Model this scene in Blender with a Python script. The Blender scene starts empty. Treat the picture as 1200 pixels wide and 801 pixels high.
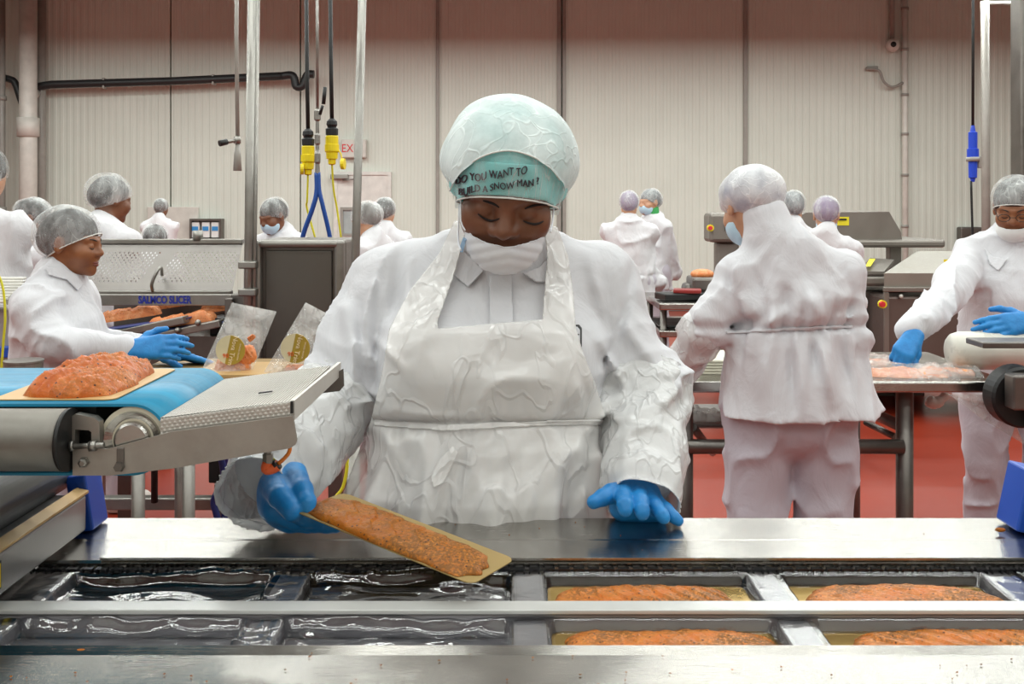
import bpy, bmesh, math, random, time
import numpy as np
from mathutils import Vector, Matrix
from mathutils.bvhtree import BVHTree
T0 = time.time()
SC = bpy.context.scene
COL = SC.collection
# ------------------------------------------------------------ camera, world, lights, exposure
F, CZ, HZ = 1167.0, 1.55, 240.0          # focal length in pixels of a 1200x801 frame, eye height, horizon row
cd = bpy.data.cameras.new('camera'); cam = bpy.data.objects.new('camera', cd); COL.objects.link(cam)
cam.location = (0, 0, CZ); cam.rotation_euler = (math.pi/2, 0, 0)
cd.sensor_width = 36; cd.lens = 36*F/1200; cd.shift_y = -(400.5-HZ)/1200
cd.clip_start = 0.05
SC.camera = cam
SC.view_settings.view_transform = 'Standard'; SC.view_settings.look = 'None'
SC.view_settings.exposure = -0.06; SC.view_settings.gamma = 1
SC.view_settings.use_curve_mapping = False
w = bpy.data.worlds.new('world'); SC.world = w; w.use_nodes = True
w.node_tree.nodes['Background'].inputs[0].default_value = (0.95, 0.97, 1, 1)
w.node_tree.nodes['Background'].inputs[1].default_value = 0.25
def area(x, y, z, sx, sy, e, col=(.945, 1, .96)):
    l = bpy.data.lights.new('ceiling_lamp', 'AREA'); l.shape = 'RECTANGLE'; l.size = sx; l.size_y = sy
    l.energy = e; l.color = col
    o = bpy.data.objects.new('ceiling_lamp', l); COL.objects.link(o); o.location = (x, y, z); return o
for ly in (-2.6, -1.2, .4, 2.0, 3.6, 5.0, 6.2, 7.4, 8.8, 10.3, 12.0):
    area(0, ly, 4.0, 15, 0.16, 115 if ly < 1 else 150 if ly < 10 else 250)
# ------------------------------------------------------------ helpers
def P(px, py, d): return np.array(((px-600)/F*d, d, CZ-(py-HZ)/F*d))
def px2m(d): return d/F
ORG = {}
def _name(n): return n
def thing(name, label, cat, loc, group=None):
    o = bpy.data.objects.new(name, None); COL.objects.link(o)
    o.location = tuple(float(v) for v in loc); o.empty_display_size = .05
    o['label'] = label; o['category'] = cat
    if group: o['group'] = group
    ORG[o.name] = np.array([float(v) for v in loc]); return o
class MB:
    def __init__(s): s.v = []; s.f = []; s.sm = []; s.n = 0; s.mi = []
    def add(s, v, f, smooth=False, mi=0):
        v = np.asarray(v, float).reshape(-1, 3)
        s.v.append(v); s.f += [tuple(int(i)+s.n for i in q) for q in f]
        s.sm += [smooth]*len(f); s.mi += [mi]*len(f); s.n += len(v); return s
    def box(s, c, size, R=None, bev=0.0, mi=0):
        bm = bmesh.new(); bmesh.ops.create_cube(bm, size=1)
        for v in bm.verts: v.co = Vector((v.co.x*size[0], v.co.y*size[1], v.co.z*size[2]))
        if bev > 0: bmesh.ops.bevel(bm, geom=bm.edges[:], offset=min(bev, min(size)*.45), segments=2, affect='EDGES', profile=.5)
        v = np.array([tuple(q.co) for q in bm.verts]); f = [[x.index for x in q.verts] for q in bm.faces]; bm.free()
        if R is not None: v = v @ np.asarray(R, float).T
        return s.add(v+np.asarray(c, float), f, False, mi)
    def box2(s, lo, hi, bev=0.0, mi=0):
        lo = np.asarray(lo, float); hi = np.asarray(hi, float)
        return s.box((lo+hi)/2, np.abs(hi-lo), None, bev, mi)
    def tube(s, pts, r, n=10, caps=True, mi=0):
        pts = np.asarray(pts, float); m = len(pts); r = np.broadcast_to(np.asarray(r, float), (m,))
        t = np.gradient(pts, axis=0); t /= np.linalg.norm(t, axis=1)[:, None]+1e-12
        a = np.array((0, 0, 1.)) if abs(t[0][2]) < .9 else np.array((1., 0, 0))
        V = []; u = np.cross(t[0], a); u /= np.linalg.norm(u)
        for i in range(m):
            u = u-t[i]*u.dot(t[i]); u /= np.linalg.norm(u)+1e-12; w_ = np.cross(t[i], u)
            for k in range(n):
                an = 2*math.pi*k/n; V.append(pts[i]+r[i]*(math.cos(an)*u+math.sin(an)*w_))
        Fc = [(i*n+k, i*n+(k+1) % n, (i+1)*n+(k+1) % n, (i+1)*n+k) for i in range(m-1) for k in range(n)]
        s.add(V, Fc, True, mi)
        if caps:
            base = s.n-m*n
            s.f += [tuple(base+k for k in range(n))[::-1], tuple(base+(m-1)*n+k for k in range(n))]; s.sm += [False]*2; s.mi += [mi]*2
        return s
    def cyl(s, a, b, r, n=16, r2=None, caps=True, mi=0):
        return s.tube([a, b], [r, r if r2 is None else r2], n, caps, mi)
    def lathe(s, c, axis, prof, n=24, mi=0):
        ax = np.asarray(axis, float); ax /= np.linalg.norm(ax); c = np.asarray(c, float)
        a = np.array((0, 0, 1.)) if abs(ax[2]) < .9 else np.array((1., 0, 0))
        u = np.cross(ax, a); u /= np.linalg.norm(u); w_ = np.cross(ax, u); V = []; m = len(prof)
        for (h, r) in prof:
            for k in range(n):
                an = 2*math.pi*k/n; V.append(c+ax*h+r*(math.cos(an)*u+math.sin(an)*w_))
        Fc = [(i*n+k, i*n+(k+1) % n, (i+1)*n+(k+1) % n, (i+1)*n+k) for i in range(m-1) for k in range(n)]
        s.add(V, Fc, False, mi)
        b = s.n-m*n; s.f += [tuple(b+k for k in range(n))[::-1], tuple(b+(m-1)*n+k for k in range(n))]; s.sm += [False]*2; s.mi += [mi]*2
        return s
    def prism(s, poly, vec, mi=0):
        a = np.asarray(poly, float); n = len(a); b = a+np.asarray(vec, float)
        f = [tuple(range(n)), tuple(range(2*n-1, n-1, -1))]+[(i, i+n, (i+1) % n+n, (i+1) % n) for i in range(n)]
        s.add(np.vstack([a, b]), f, False, mi)
        return s
    def ball(s, c, r, n=10, mi=0):
        r = np.broadcast_to(np.asarray(r, float), (3,)); V = []; m = n
        for i in range(m+1):
            th = math.pi*i/m
            for k in range(2*n):
                ph = math.pi*k/n
                V.append((r[0]*math.sin(th)*math.cos(ph), r[1]*math.sin(th)*math.sin(ph), r[2]*math.cos(th)))
        N = 2*n
        return s.add(np.array(V)+np.asarray(c, float), [(i*N+k, (i+1)*N+k, (i+1)*N+(k+1) % N, i*N+(k+1) % N) for i in range(m) for k in range(N)], True, mi)
    def arr(s): return np.vstack(s.v)
def fixn(me):
    bm = bmesh.new(); bm.from_mesh(me); bmesh.ops.recalc_face_normals(bm, faces=bm.faces[:]); bm.to_mesh(me); bm.free()
def mesh_obj(name, V, Fc, mats, parent=None, origin=None, smooth=True, mi=None, recalc=False):
    V = np.asarray(V, float)
    if parent is not None: o0 = ORG[parent.name]; base = o0 if origin is None else np.asarray(origin, float)
    else: base = np.array(((V[:, 0].min()+V[:, 0].max())/2, (V[:, 1].min()+V[:, 1].max())/2, V[:, 2].min())) if origin is None else np.asarray(origin, float)
    me = bpy.data.meshes.new(name)
    L = V-base
    if isinstance(Fc, np.ndarray):
        k = Fc.shape[1]; nf = len(Fc)
        me.vertices.add(len(L)); me.vertices.foreach_set('co', L.astype(np.float32).ravel())
        me.loops.add(nf*k); me.loops.foreach_set('vertex_index', Fc.astype(np.int32).ravel())
        me.polygons.add(nf); me.polygons.foreach_set('loop_start', np.arange(0, nf*k, k, dtype=np.int32))
        me.update(calc_edges=True); me.validate()
    else:
        me.from_pydata(L.tolist(), [], Fc); me.update()
    if recalc: fixn(me)
    n = len(me.polygons)
    sm = np.full(n, bool(smooth)) if isinstance(smooth, bool) else np.array(smooth, bool)
    if len(sm) == n: me.polygons.foreach_set('use_smooth', sm)
    for m in (mats if isinstance(mats, (list, tuple)) else [mats]): me.materials.append(m)
    if mi is not None and len(mi) == n: me.polygons.foreach_set('material_index', np.array(mi, np.int32))
    o = bpy.data.objects.new(name, me); COL.objects.link(o)
    if parent is not None: o.parent = parent; o.location = tuple(base-ORG[parent.name])
    else: o.location = tuple(base)
    ORG[o.name] = base
    return o
def part(name, mb, mat, parent=None, label=None, origin=None, kind=None):
    o = mesh_obj(name, mb.arr(), mb.f, mat, parent, origin, mb.sm, mb.mi, True)
    if label: o['label'] = label
    if kind: o['kind'] = kind
    return o
def solo(name, label, cat, mb, mat, group=None):
    o = part(name, mb, mat); o['label'] = label; o['category'] = cat
    if group: o['group'] = group
    return o
def struct(name, mb, mat, parent=None):
    o = part(name, mb, mat, parent)
    if parent is None: o['kind'] = 'structure'
    return o
def rot(axis, deg): return np.array(Matrix.Rotation(math.radians(deg), 3, axis))
def curve(pts, n=8):
    pts = [np.asarray(p, float) for p in pts]
    q = [2*pts[0]-pts[1]]+pts+[2*pts[-1]-pts[-2]]; out = []
    for i in range(1, len(q)-2):
        for k in range(n):
            t = k/n; a, b, c, d = q[i-1:i+3]
            out.append(.5*((2*b)+(c-a)*t+(2*a-5*b+4*c-d)*t*t+(3*b-a-3*c+d)*t**3))
    out.append(pts[-1]); return np.array(out)
# ------------------------------------------------------------ numpy noise, signed distance fields, surface nets
def vnoise(Q, seed=0):
    i = np.floor(Q).astype(np.int64); f = (Q-i).astype(np.float32); f = f*f*(3-2*f)
    def h(dx, dy, dz):
        n = ((i[:, 0]+dx)*374761393+(i[:, 1]+dy)*668265263+(i[:, 2]+dz)*1274126177+seed*9176543) & 0xffffffff
        n = ((n ^ (n >> 13))*1274126177) & 0xffffffff
        return ((n ^ (n >> 16)) & 0xffff).astype(np.float32)/32767.5-1
    def lx(dy, dz): a = h(0, dy, dz); return a+(h(1, dy, dz)-a)*f[:, 0]
    def ly(dz): a = lx(0, dz); return a+(lx(1, dz)-a)*f[:, 1]
    a = ly(0); return a+(ly(1)-a)*f[:, 2]
def ridge(Q, seed=0): return 1-2*np.abs(vnoise(Q, seed))
def cone(Q, a, b, ra, rb):
    a = np.asarray(a, np.float32); b = np.asarray(b, np.float32); ab = b-a
    t = np.clip((Q-a)@ab/max(ab@ab, 1e-9), 0, 1)
    return np.linalg.norm(Q-a-t[:, None]*ab, axis=1)-(ra+t*(rb-ra))
def ell(Q, c, r):
    r = np.asarray(r, np.float32); k = np.linalg.norm((Q-np.asarray(c, np.float32))/r, axis=1)
    return (k-1)*r.min()
def smin(a, b, k):
    h = np.clip(.5+.5*(b-a)/k, 0, 1); return b+(a-b)*h-k*h*(1-h)
def smax(a, b, k): return -smin(-a, -b, k)
def loft(Q, rows, frill=None, seed=0):
    rows = sorted(rows); z = np.array([r[0] for r in rows])
    zz = Q[:, 2]; g = lambda k: np.interp(zz, z, [r[k] for r in rows]).astype(np.float32)
    cx, cy, rx, ry = g(1), g(2), g(3), g(4)
    dx = (Q[:, 0]-cx)/rx; dy = (Q[:, 1]-cy)/ry
    k = np.sqrt(dx*dx+dy*dy)
    d = (k-1)*np.minimum(rx, ry)
    if frill is not None: d = d+frill(np.arctan2(dx, -dy), zz)
    return np.maximum(d, np.maximum(z[0]-zz, zz-z[-1]))
def net(fn, lo, hi, h, smooth=1):
    lo = np.asarray(lo, float); hi = np.asarray(hi, float); B = 6
    nb = np.ceil((hi-lo)/h/B).astype(int)+1; n = nb*B
    g = np.stack(np.meshgrid(*[np.arange(k) for k in nb], indexing='ij'), -1).reshape(-1, 3)
    dc = fn((lo+(g*B+(B-1)/2)*h).astype(np.float32))
    D = np.repeat(np.repeat(np.repeat(np.where(dc > 0, 1., -1.).astype(np.float32).reshape(nb), B, 0), B, 1), B, 2)
    act = g[np.abs(dc) < B*h*.87*1.5+.012]
    off = np.stack(np.meshgrid(*[np.arange(B)]*3, indexing='ij'), -1).reshape(-1, 3)
    idx = (act[:, None, :]*B+off[None]).reshape(-1, 3)
    D[idx[:, 0], idx[:, 1], idx[:, 2]] = fn((lo+idx*h).astype(np.float32))
    S = D < 0
    c = np.zeros(np.array(S.shape)-1, np.uint8)
    for x in (0, 1):
        for y in (0, 1):
            for z in (0, 1): c += S[x:S.shape[0]-1+x, y:S.shape[1]-1+y, z:S.shape[2]-1+z]
    A = np.argwhere((c > 0) & (c < 8))
    if not len(A): raise ValueError('empty net')
    cid = np.full(c.shape, -1, np.int32); cid[A[:, 0], A[:, 1], A[:, 2]] = np.arange(len(A))
    cs = [(x, y, z) for x in (0, 1) for y in (0, 1) for z in (0, 1)]
    val = np.stack([D[A[:, 0]+x, A[:, 1]+y, A[:, 2]+z] for x, y, z in cs], 1)
    acc = np.zeros((len(A), 3)); cnt = np.zeros(len(A))
    for i in range(8):
        for j in range(i+1, 8):
            if sum(abs(p-q) for p, q in zip(cs[i], cs[j])) != 1: continue
            m = (val[:, i] < 0) != (val[:, j] < 0)
            t = val[m, i]/(val[m, i]-val[m, j])
            acc[m] += np.array(cs[i])+t[:, None]*(np.array(cs[j])-np.array(cs[i])); cnt[m] += 1
    V = lo+(A+acc/cnt[:, None])*h
    quads = []
    for ax in range(3):
        s0 = [slice(1, -1)]*3; s0[ax] = slice(0, S.shape[ax]-1); s1 = list(s0); s1[ax] = slice(1, S.shape[ax])
        a = S[tuple(s0)]; b = S[tuple(s1)]; E = np.argwhere(a != b)
        o = np.array([1, 1, 1]); o[ax] = 0; E = E+o; u, v = (ax+1) % 3, (ax+2) % 3
        def cc(du, dv):
            e = E.copy(); e[:, u] -= du; e[:, v] -= dv; return cid[e[:, 0], e[:, 1], e[:, 2]]
        q = np.stack([cc(1, 1), cc(0, 1), cc(0, 0), cc(1, 0)], 1)
        ins = S[E[:, 0], E[:, 1], E[:, 2]]
        q[~ins] = q[~ins][:, ::-1]; quads.append(q)
    Q = np.vstack(quads); Q = Q[(Q >= 0).all(1)]
    for _ in range(smooth): V = V*.5+.5*lap(V, Q)
    N = normals(V, Q); k = np.linspace(0, len(V)-1, 300).astype(int)
    if (fn((V[k]+N[k]*h).astype(np.float32)) < fn((V[k]-N[k]*h).astype(np.float32))).sum() > 150: Q = Q[:, ::-1].copy()
    return V, Q
def lap(V, Q):
    s = np.zeros_like(V); n = np.zeros(len(V))
    for a, b in ((0, 1), (1, 2), (2, 3), (3, 0)):
        np.add.at(s, Q[:, a], V[Q[:, b]]); np.add.at(n, Q[:, a], 1)
        np.add.at(s, Q[:, b], V[Q[:, a]]); np.add.at(n, Q[:, b], 1)
    return s/np.maximum(n, 1)[:, None]
def crop(V, Q, mask, eps=.004):
    """keep the part of a mesh where mask(V) < 0, its border pulled onto mask = 0"""
    m = mask(V); keep = (m[Q] < 0).any(1); Q = Q[keep]
    out = np.unique(Q[m[Q] >= 0])
    if len(out):
        for _ in range(3):
            p = V[out]; m0 = mask(p); G = np.stack([(mask(p+np.eye(3)[k]*eps)-m0)/eps for k in range(3)], 1)
            st = m0[:, None]*G/np.maximum((G**2).sum(1), 1e-6)[:, None]
            ln = np.linalg.norm(st, axis=1)[:, None]; V[out] = p-st*np.minimum(1, .02/np.maximum(ln, 1e-9))
    us, inv = np.unique(Q, return_inverse=True)
    return V[us], inv.reshape(-1, 4)
def normals(V, Q):
    n = np.cross(V[Q[:, 2]]-V[Q[:, 0]], V[Q[:, 3]]-V[Q[:, 1]]); N = np.zeros_like(V)
    for k in range(4): np.add.at(N, Q[:, k], n)
    return N/np.maximum(np.linalg.norm(N, axis=1), 1e-12)[:, None]
def thicken(V, Q, t):
    N = normals(V, Q); n = len(V)
    e = {}
    for q in Q:
        for a, b in ((q[0], q[1]), (q[1], q[2]), (q[2], q[3]), (q[3], q[0])):
            k = (min(a, b), max(a, b)); e[k] = None if k in e else (a, b)
    rim = np.array([(b, a, a+n, b+n) for v in e.values() if v for a, b in [v]], dtype=np.int64).reshape(-1, 4)
    return np.vstack([V, V-N*t]), np.vstack([Q, Q[:, ::-1]+n, rim])
def polysd(X, Y, poly):
    """signed distance of points to a polygon, negative inside"""
    p = np.asarray(poly, float); n = len(p); d = np.full(len(X), 1e9); ins = np.zeros(len(X), bool)
    for i in range(n):
        a = p[i]; b = p[(i+1) % n]; e = b-a; t = np.clip(((X-a[0])*e[0]+(Y-a[1])*e[1])/max(e@e, 1e-12), 0, 1)
        d = np.minimum(d, np.hypot(X-a[0]-t*e[0], Y-a[1]-t*e[1]))
        c = ((a[1] > Y) != (b[1] > Y)); xx = a[0]+(Y-a[1])*(b[0]-a[0])/((b[1]-a[1]) or 1e-12); ins ^= c & (X < xx)
    return np.where(ins, -d, d)
def crease(Q, f=(9, 9, 5), seed=0):
    w_ = np.stack([vnoise(Q*4+3, seed+11), vnoise(Q*4+7, seed+12), vnoise(Q*4+11, seed+13)], 1)*.55
    r = np.clip(ridge(Q*np.array(f)+w_+seed, seed), -.2, 1); return r*np.abs(r)
def limb_folds(Q, A, E, B, seed, amp=.0055, pitch=.05, reach=.13):
    dE = np.linalg.norm(Q-E, axis=1); u = np.where((((Q-E)@(A-E)) > 0)[:, None], (A-E)/np.linalg.norm(A-E), (E-B)/np.linalg.norm(E-B))
    s = ((Q-E)*u).sum(1); ph = s*2*np.pi/pitch+2.6*vnoise(Q*9, seed)
    return amp*(np.abs(np.sin(ph*.5))**.7-.6)*np.exp(-(dE/reach)**2)
def rims(V, Q):
    e = {}
    for q in Q:
        for a, b in ((q[0], q[1]), (q[1], q[2]), (q[2], q[3]), (q[3], q[0])): k_ = (min(a, b), max(a, b)); e[k_] = e.get(k_, 0)+1
    nb = {}
    for (a, b), c in e.items():
        if c == 1: nb.setdefault(a, []).append(b); nb.setdefault(b, []).append(a)
    out = []; seen = set()
    for st in nb:
        if st in seen: continue
        ring = [st]; prev = None; cur = st; seen.add(st)
        for _ in range(len(nb)):
            nx_ = [x for x in nb[cur] if x != prev and x not in seen]
            if not nx_: break
            prev, cur = cur, nx_[0]; seen.add(cur); ring.append(cur)
        out.append(V[ring+[st]])
    return sorted(out, key=len, reverse=True)
# ------------------------------------------------------------ materials
def lin(h):
    h = h.lstrip('#'); c = [int(h[i:i+2], 16)/255 for i in (0, 2, 4)]
    return tuple((x/12.92 if x <= .04045 else ((x+.055)/1.055)**2.4) for x in c)+(1,)
class NM:
    def __init__(s, name):
        s.m = bpy.data.materials.new(name); s.m.use_nodes = True; s.t = s.m.node_tree
        s.b = s.t.nodes['Principled BSDF']; s.out = s.t.nodes['Material Output']; s._c = None
    def n(s, ty, **kw):
        q = s.t.nodes.new(ty)
        for k, v in kw.items():
            if k in q.inputs and not hasattr(q, k): q.inputs[k].default_value = v
            else: setattr(q, k, v)
        return q
    def l(s, a, b): s.t.links.new(a, b)
    def co(s, scale=(1, 1, 1), which='Object', rotz=0):
        tc = s.n('ShaderNodeTexCoord'); mp = s.n('ShaderNodeMapping'); mp.inputs['Scale'].default_value = scale
        mp.inputs['Rotation'].default_value = rotz if isinstance(rotz, tuple) else (0, 0, rotz)
        s.l(tc.outputs[which], mp.inputs[0]); return mp.outputs[0]
    def noise(s, scale, detail=3, co=None, rough=.55, dist=0):
        q = s.n('ShaderNodeTexNoise'); q.inputs['Scale'].default_value = scale; q.inputs['Detail'].default_value = detail
        q.inputs['Roughness'].default_value = rough; q.inputs['Distortion'].default_value = dist
        s.l(co if co is not None else s.co(), q.inputs[0]); return q.outputs[0]
    def ramp(s, fac, stops):
        q = s.n('ShaderNodeValToRGB'); e = q.color_ramp.elements
        while len(e) < len(stops): e.new(.5)
        for x, (p, c) in zip(e, stops): x.position = p; x.color = c if len(c) == 4 else tuple(c)+(1,)
        s.l(fac, q.inputs[0]); return q.outputs[0]
    def mix(s, fac, a, b):
        q = s.n('ShaderNodeMix', data_type='RGBA')
        for i, v in ((6, a), (7, b)):
            if isinstance(v, tuple): q.inputs[i].default_value = v
            else: s.l(v, q.inputs[i])
        if isinstance(fac, (int, float)): q.inputs[0].default_value = fac
        else: s.l(fac, q.inputs[0])
        return q.outputs[2]
    def rng(s, v, a, b, c, d):
        q = s.n('ShaderNodeMapRange'); s.l(v, q.inputs[0])
        for i, x in enumerate((a, b, c, d)): q.inputs[i+1].default_value = x
        return q.outputs[0]
    def math(s, op, a, b=0.):
        q = s.n('ShaderNodeMath', operation=op)
        for i, v in enumerate((a, b)):
            if isinstance(v, (int, float)): q.inputs[i].default_value = v
            else: s.l(v, q.inputs[i])
        return q.outputs[0]
    def bump(s, h, st=.3, dist=.01, chain=None):
        q = s.n('ShaderNodeBump'); q.inputs['Strength'].default_value = st; q.inputs['Distance'].default_value = dist
        s.l(h, q.inputs['Height'])
        if chain is not None: s.l(chain, q.inputs['Normal'])
        s.l(q.outputs[0], s.b.inputs['Normal']); return q.outputs[0]
    def set(s, **kw):
        for k, v in kw.items():
            k = {'base': 'Base Color', 'rough': 'Roughness', 'metal': 'Metallic', 'alpha': 'Alpha', 'trans': 'Transmission Weight', 'ior': 'IOR', 'coat': 'Coat Weight', 'coatr': 'Coat Roughness', 'sss': 'Subsurface Weight', 'spec': 'Specular IOR Level', 'sheen': 'Sheen Weight', 'emi': 'Emission Color', 'emis': 'Emission Strength', 'aniso': 'Anisotropic'}[k]
            if isinstance(v, (int, float, tuple)): s.b.inputs[k].default_value = v
            else: s.l(v, s.b.inputs[k])
        return s
MATS = {}
def plain(name, hexc, rough=.5, metal=0., var=.06, scale=8., bump=0., **kw):
    if name in MATS: return MATS[name]
    m = NM(name); c = lin(hexc); nz = m.noise(scale, 4)
    d = tuple(max(0, x*(1-var*2)) for x in c[:3])+(1,); e = tuple(min(1, x*(1+var)) for x in c[:3])+(1,)
    m.set(base=m.ramp(nz, [(.3, d), (.7, e)]), rough=m.rng(nz, .2, .8, max(.03, rough-.08), min(1, rough+.08)), metal=metal, **kw)
    if bump: m.bump(m.noise(scale*12, 2), bump, .002)
    MATS[name] = m.m; return m.m
def steel(name, hexc='#a9a7a2', rough=.3, brush=(1, 1, 1), dirt=.25, scale=6., metal=.92):
    if name in MATS: return MATS[name]
    m = NM(name); c = lin(hexc); nz = m.noise(scale, 5, rough=.65); fine = m.noise(60, 3, m.co(brush))
    d = tuple(x*(1-dirt) for x in c[:3])+(1,)
    m.set(base=m.ramp(nz, [(.3, d), (.6, c)]), metal=metal, rough=m.math('ADD', m.rng(nz, .25, .75, rough-.08, rough+.13), m.rng(fine, .3, .7, -.03, .05)))
    m.bump(fine, .06, .002); MATS[name] = m.m; return m.m
def cloth(name, hexc, rough=.85, wr=.35, scale=14., dirt=None):
    if name in MATS: return MATS[name]
    m = NM(name); c = lin(hexc); co = m.co()
    nz = m.noise(3, 3, co); weave = m.noise(420, 1, co)
    d = tuple(x*.93 for x in c[:3])+(1,)
    m.set(base=m.ramp(nz, [(.3, d), (.7, c)]), rough=rough, sheen=.08)
    wnoise = m.noise(scale, 4, m.co((1, 1, .55)), .5, .6)
    b = m.bump(weave, .08, .0008); m.bump(wnoise, wr, .018, b)
    MATS[name] = m.m; return m.m
WHITE = cloth('white_cotton', '#d8d8dc', wr=.6)
WHITE2 = cloth('white_cotton_background', '#d8d7da', wr=.6, scale=18)
TROUSER = cloth('white_trouser_cotton', '#c2bcc5', wr=.5)
STEEL = steel('stainless_steel', '#9d9a94', .36)
STEELD = steel('dark_stainless_steel', '#7d7873', .38)
BLACK = plain('black_rubber', '#161616', .5)
BLUEG = None
def glove_mat():
    m = NM('blue_nitrile'); nz = m.noise(30, 3)
    m.set(base=m.ramp(nz, [(.3, lin('#1571b4')), (.7, lin('#2287cb'))]), rough=.42, spec=.45)
    b = m.bump(m.noise(45, 4, dist=.8), .25, .006); m.bump(m.noise(300, 2), .1, .001, b); return m.m
BLUEG = glove_mat()
def skin_mat(name, a, b):
    m = NM(name); nz = m.noise(22, 4); m.set(base=m.ramp(nz, [(.3, lin(a)), (.7, lin(b))]), rough=.42, sss=.0, spec=.5)
    m.bump(m.noise(260, 3), .12, .001); return m.m
SKIN_D = skin_mat('deep_brown_skin', '#67402a', '#80523a')
SKIN_M = skin_mat('brown_skin', '#7f4d2f', '#96603c')
SKIN_L = skin_mat('light_skin', '#b98a6c', '#c9997c')
def net_mat(name, hexc, lo, hi, scale=26., streak=(1, 1, 1)):
    m = NM(name); co = m.co(streak)
    v = m.n('ShaderNodeTexVoronoi', feature='DISTANCE_TO_EDGE'); v.inputs['Scale'].default_value = scale
    nzc = m.n('ShaderNodeTexNoise'); nzc.inputs['Scale'].default_value = 9; m.l(co, nzc.inputs[0])
    ad = m.n('ShaderNodeMixRGB', blend_type='ADD'); ad.inputs[0].default_value = .22; m.l(co, ad.inputs[1]); m.l(nzc.outputs[1], ad.inputs[2]); m.l(ad.outputs[0], v.inputs['Vector'])
    line = m.rng(v.outputs['Distance'], 0, .045, 1, 0)
    nz = m.noise(11, 5, co, .65)
    a = m.math('ADD', m.rng(nz, .32, .7, lo, hi), m.math('MULTIPLY', line, m.rng(nz, .42, .62, 0, .38)))
    m.set(base=lin(hexc), rough=.75, alpha=m.math('MINIMUM', a, .96))
    m.bump(m.math('ADD', line, nz), .3, .004); return m.m
NET = net_mat('hairnet_fabric', '#eef1f0', .05, .55, 24, (1, 1, .5))
NETTHIN = net_mat('thin_hairnet_fabric', '#f2f5f4', .02, .3, 22, (2.4, 2.4, .5))
NETTEAL = net_mat('teal_tinted_hairnet_fabric', '#eaf5f4', .55, .95, 18)
def plastic_mat(name, hexc, alo, ahi, cr=16., bst=.9, rough=(.16, .32)):
    m = NM(name); co = m.co((1, 1, .8)); nz = m.noise(cr, 3, co, .5, .3); nz2 = m.noise(cr*.35, 3, co, .5, .3)
    v = m.n('ShaderNodeTexVoronoi', feature='SMOOTH_F1'); v.inputs['Scale'].default_value = cr*1.1
    ad = m.n('ShaderNodeMixRGB', blend_type='ADD'); ad.inputs[0].default_value = .06
    nc = m.n('ShaderNodeTexNoise'); nc.inputs['Scale'].default_value = 14; m.l(co, nc.inputs[0]); m.l(co, ad.inputs[1]); m.l(nc.outputs[1], ad.inputs[2]); m.l(ad.outputs[0], v.inputs['Vector'])
    m.set(base=lin(hexc), rough=m.rng(nz, .3, .7, *rough), alpha=m.rng(nz2, .3, .7, alo, ahi), spec=.55)
    b = m.bump(v.outputs['Distance'], bst*.3, .014); b = m.bump(nz, bst*.3, .010, b)
    for sc, ry in ((.55, .5), (.8, -.6)):
        s_ = m.noise(cr*sc, 2, m.co((1.6, 1.2, .8), rotz=(0, ry, 0)), .4, .5); r_ = m.rng(m.math('ABSOLUTE', m.math('SUBTRACT', s_, .5)), 0, .035, 1, 0)
        b = m.bump(r_, bst*.32, .007, b)
    return m.m
APRON = plastic_mat('milky_polythene', '#f4f2f0', .42, .66, 15, 1.0, (.12, .26))
SLEEVE = plastic_mat('milky_sleeve_polythene', '#ebebeb', .62, .78, 20., 1.0)
BAG = plastic_mat('clear_bag_plastic', '#e4e2de', .16, .48, 26., 1.6, (.06, .16))
# ------------------------------------------------------------ the room
DW = 14.6
def wall_mat():
    m = NM('painted_wall_panel'); nz = m.noise(1.2, 4)
    m.set(base=m.ramp(nz, [(.3, lin('#cfd3c9')), (.7, lin('#d7dbd1'))]), rough=.5)
    return m.m
WALLM = wall_mat()
def floor_mat():
    m = NM('red_resin_floor'); nz = m.noise(.9, 5); f = m.noise(120, 2)
    m.set(base=m.ramp(nz, [(.3, lin('#842612')), (.7, lin('#953118'))]), rough=m.rng(nz, .3, .7, .28, .5)); m.bump(f, .15, .003)
    return m.m
FLOORM = floor_mat()
o = struct('floor', MB().box2((-11, -4, -.1), (11, DW+.4, 0)), FLOORM)
CEILM = plain('ceiling_panel_paint', '#8a8783', .8)
struct('ceiling', MB().box2((-11, -4, 5.6), (11, DW+.4, 5.7)), CEILM)
struct('wall_left', MB().box2((-11.2, -4, 0), (-11, DW+.4, 5.6)), WALLM)
struct('wall_right', MB().box2((11, -4, 0), (11.2, DW+.4, 5.6)), WALLM)
struct('wall_front', MB().box2((-11, -4.2, 0), (11, -4, 5.6)), WALLM)
wb = bpy.data.objects.new('wall_back', None); COL.objects.link(wb); wb.location = (0, DW+.2, 0); ORG['wall_back'] = np.array((0, DW+.2, 0)); wb['kind'] = 'structure'
seams = [-280, -130, 50, 200, 352, 513, 658, 873, 1060, 1205, 1350, 1480]
part('backing', MB().box2((-11, DW+.1, 0), (11, DW+.2, 5.6)), WALLM, wb)
for a, b in zip(seams[:-1], seams[1:]):
    x0, x1 = (a-600)/F*DW+.012, (b-600)/F*DW-.012
    n = max(3, int(round((x1-x0)/.105))); mb = MB(); pr = []
    for k in range(n):
        s = x0+(x1-x0)*k/n; wd = (x1-x0)/n
        pr += [(s, 0.), (s+.30*wd, 0.), (s+.40*wd, -.006), (s+.82*wd, -.006), (s+.92*wd, 0.)]
    pr.append((x1, 0)); pr = np.array(pr)
    V = np.vstack([np.c_[pr[:, 0], DW+pr[:, 1], np.full(len(pr), .0)], np.c_[pr[:, 0], DW+pr[:, 1], np.full(len(pr), 5.6)]]); N = len(pr)
    mb.add(V, [(i, i+1, N+i+1, N+i) for i in range(N-1)]); mb.box2((x0, DW+.003, 0), (x1, DW+.1, 5.6))
    part('wall_panel', mb, WALLM, wb)
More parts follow.
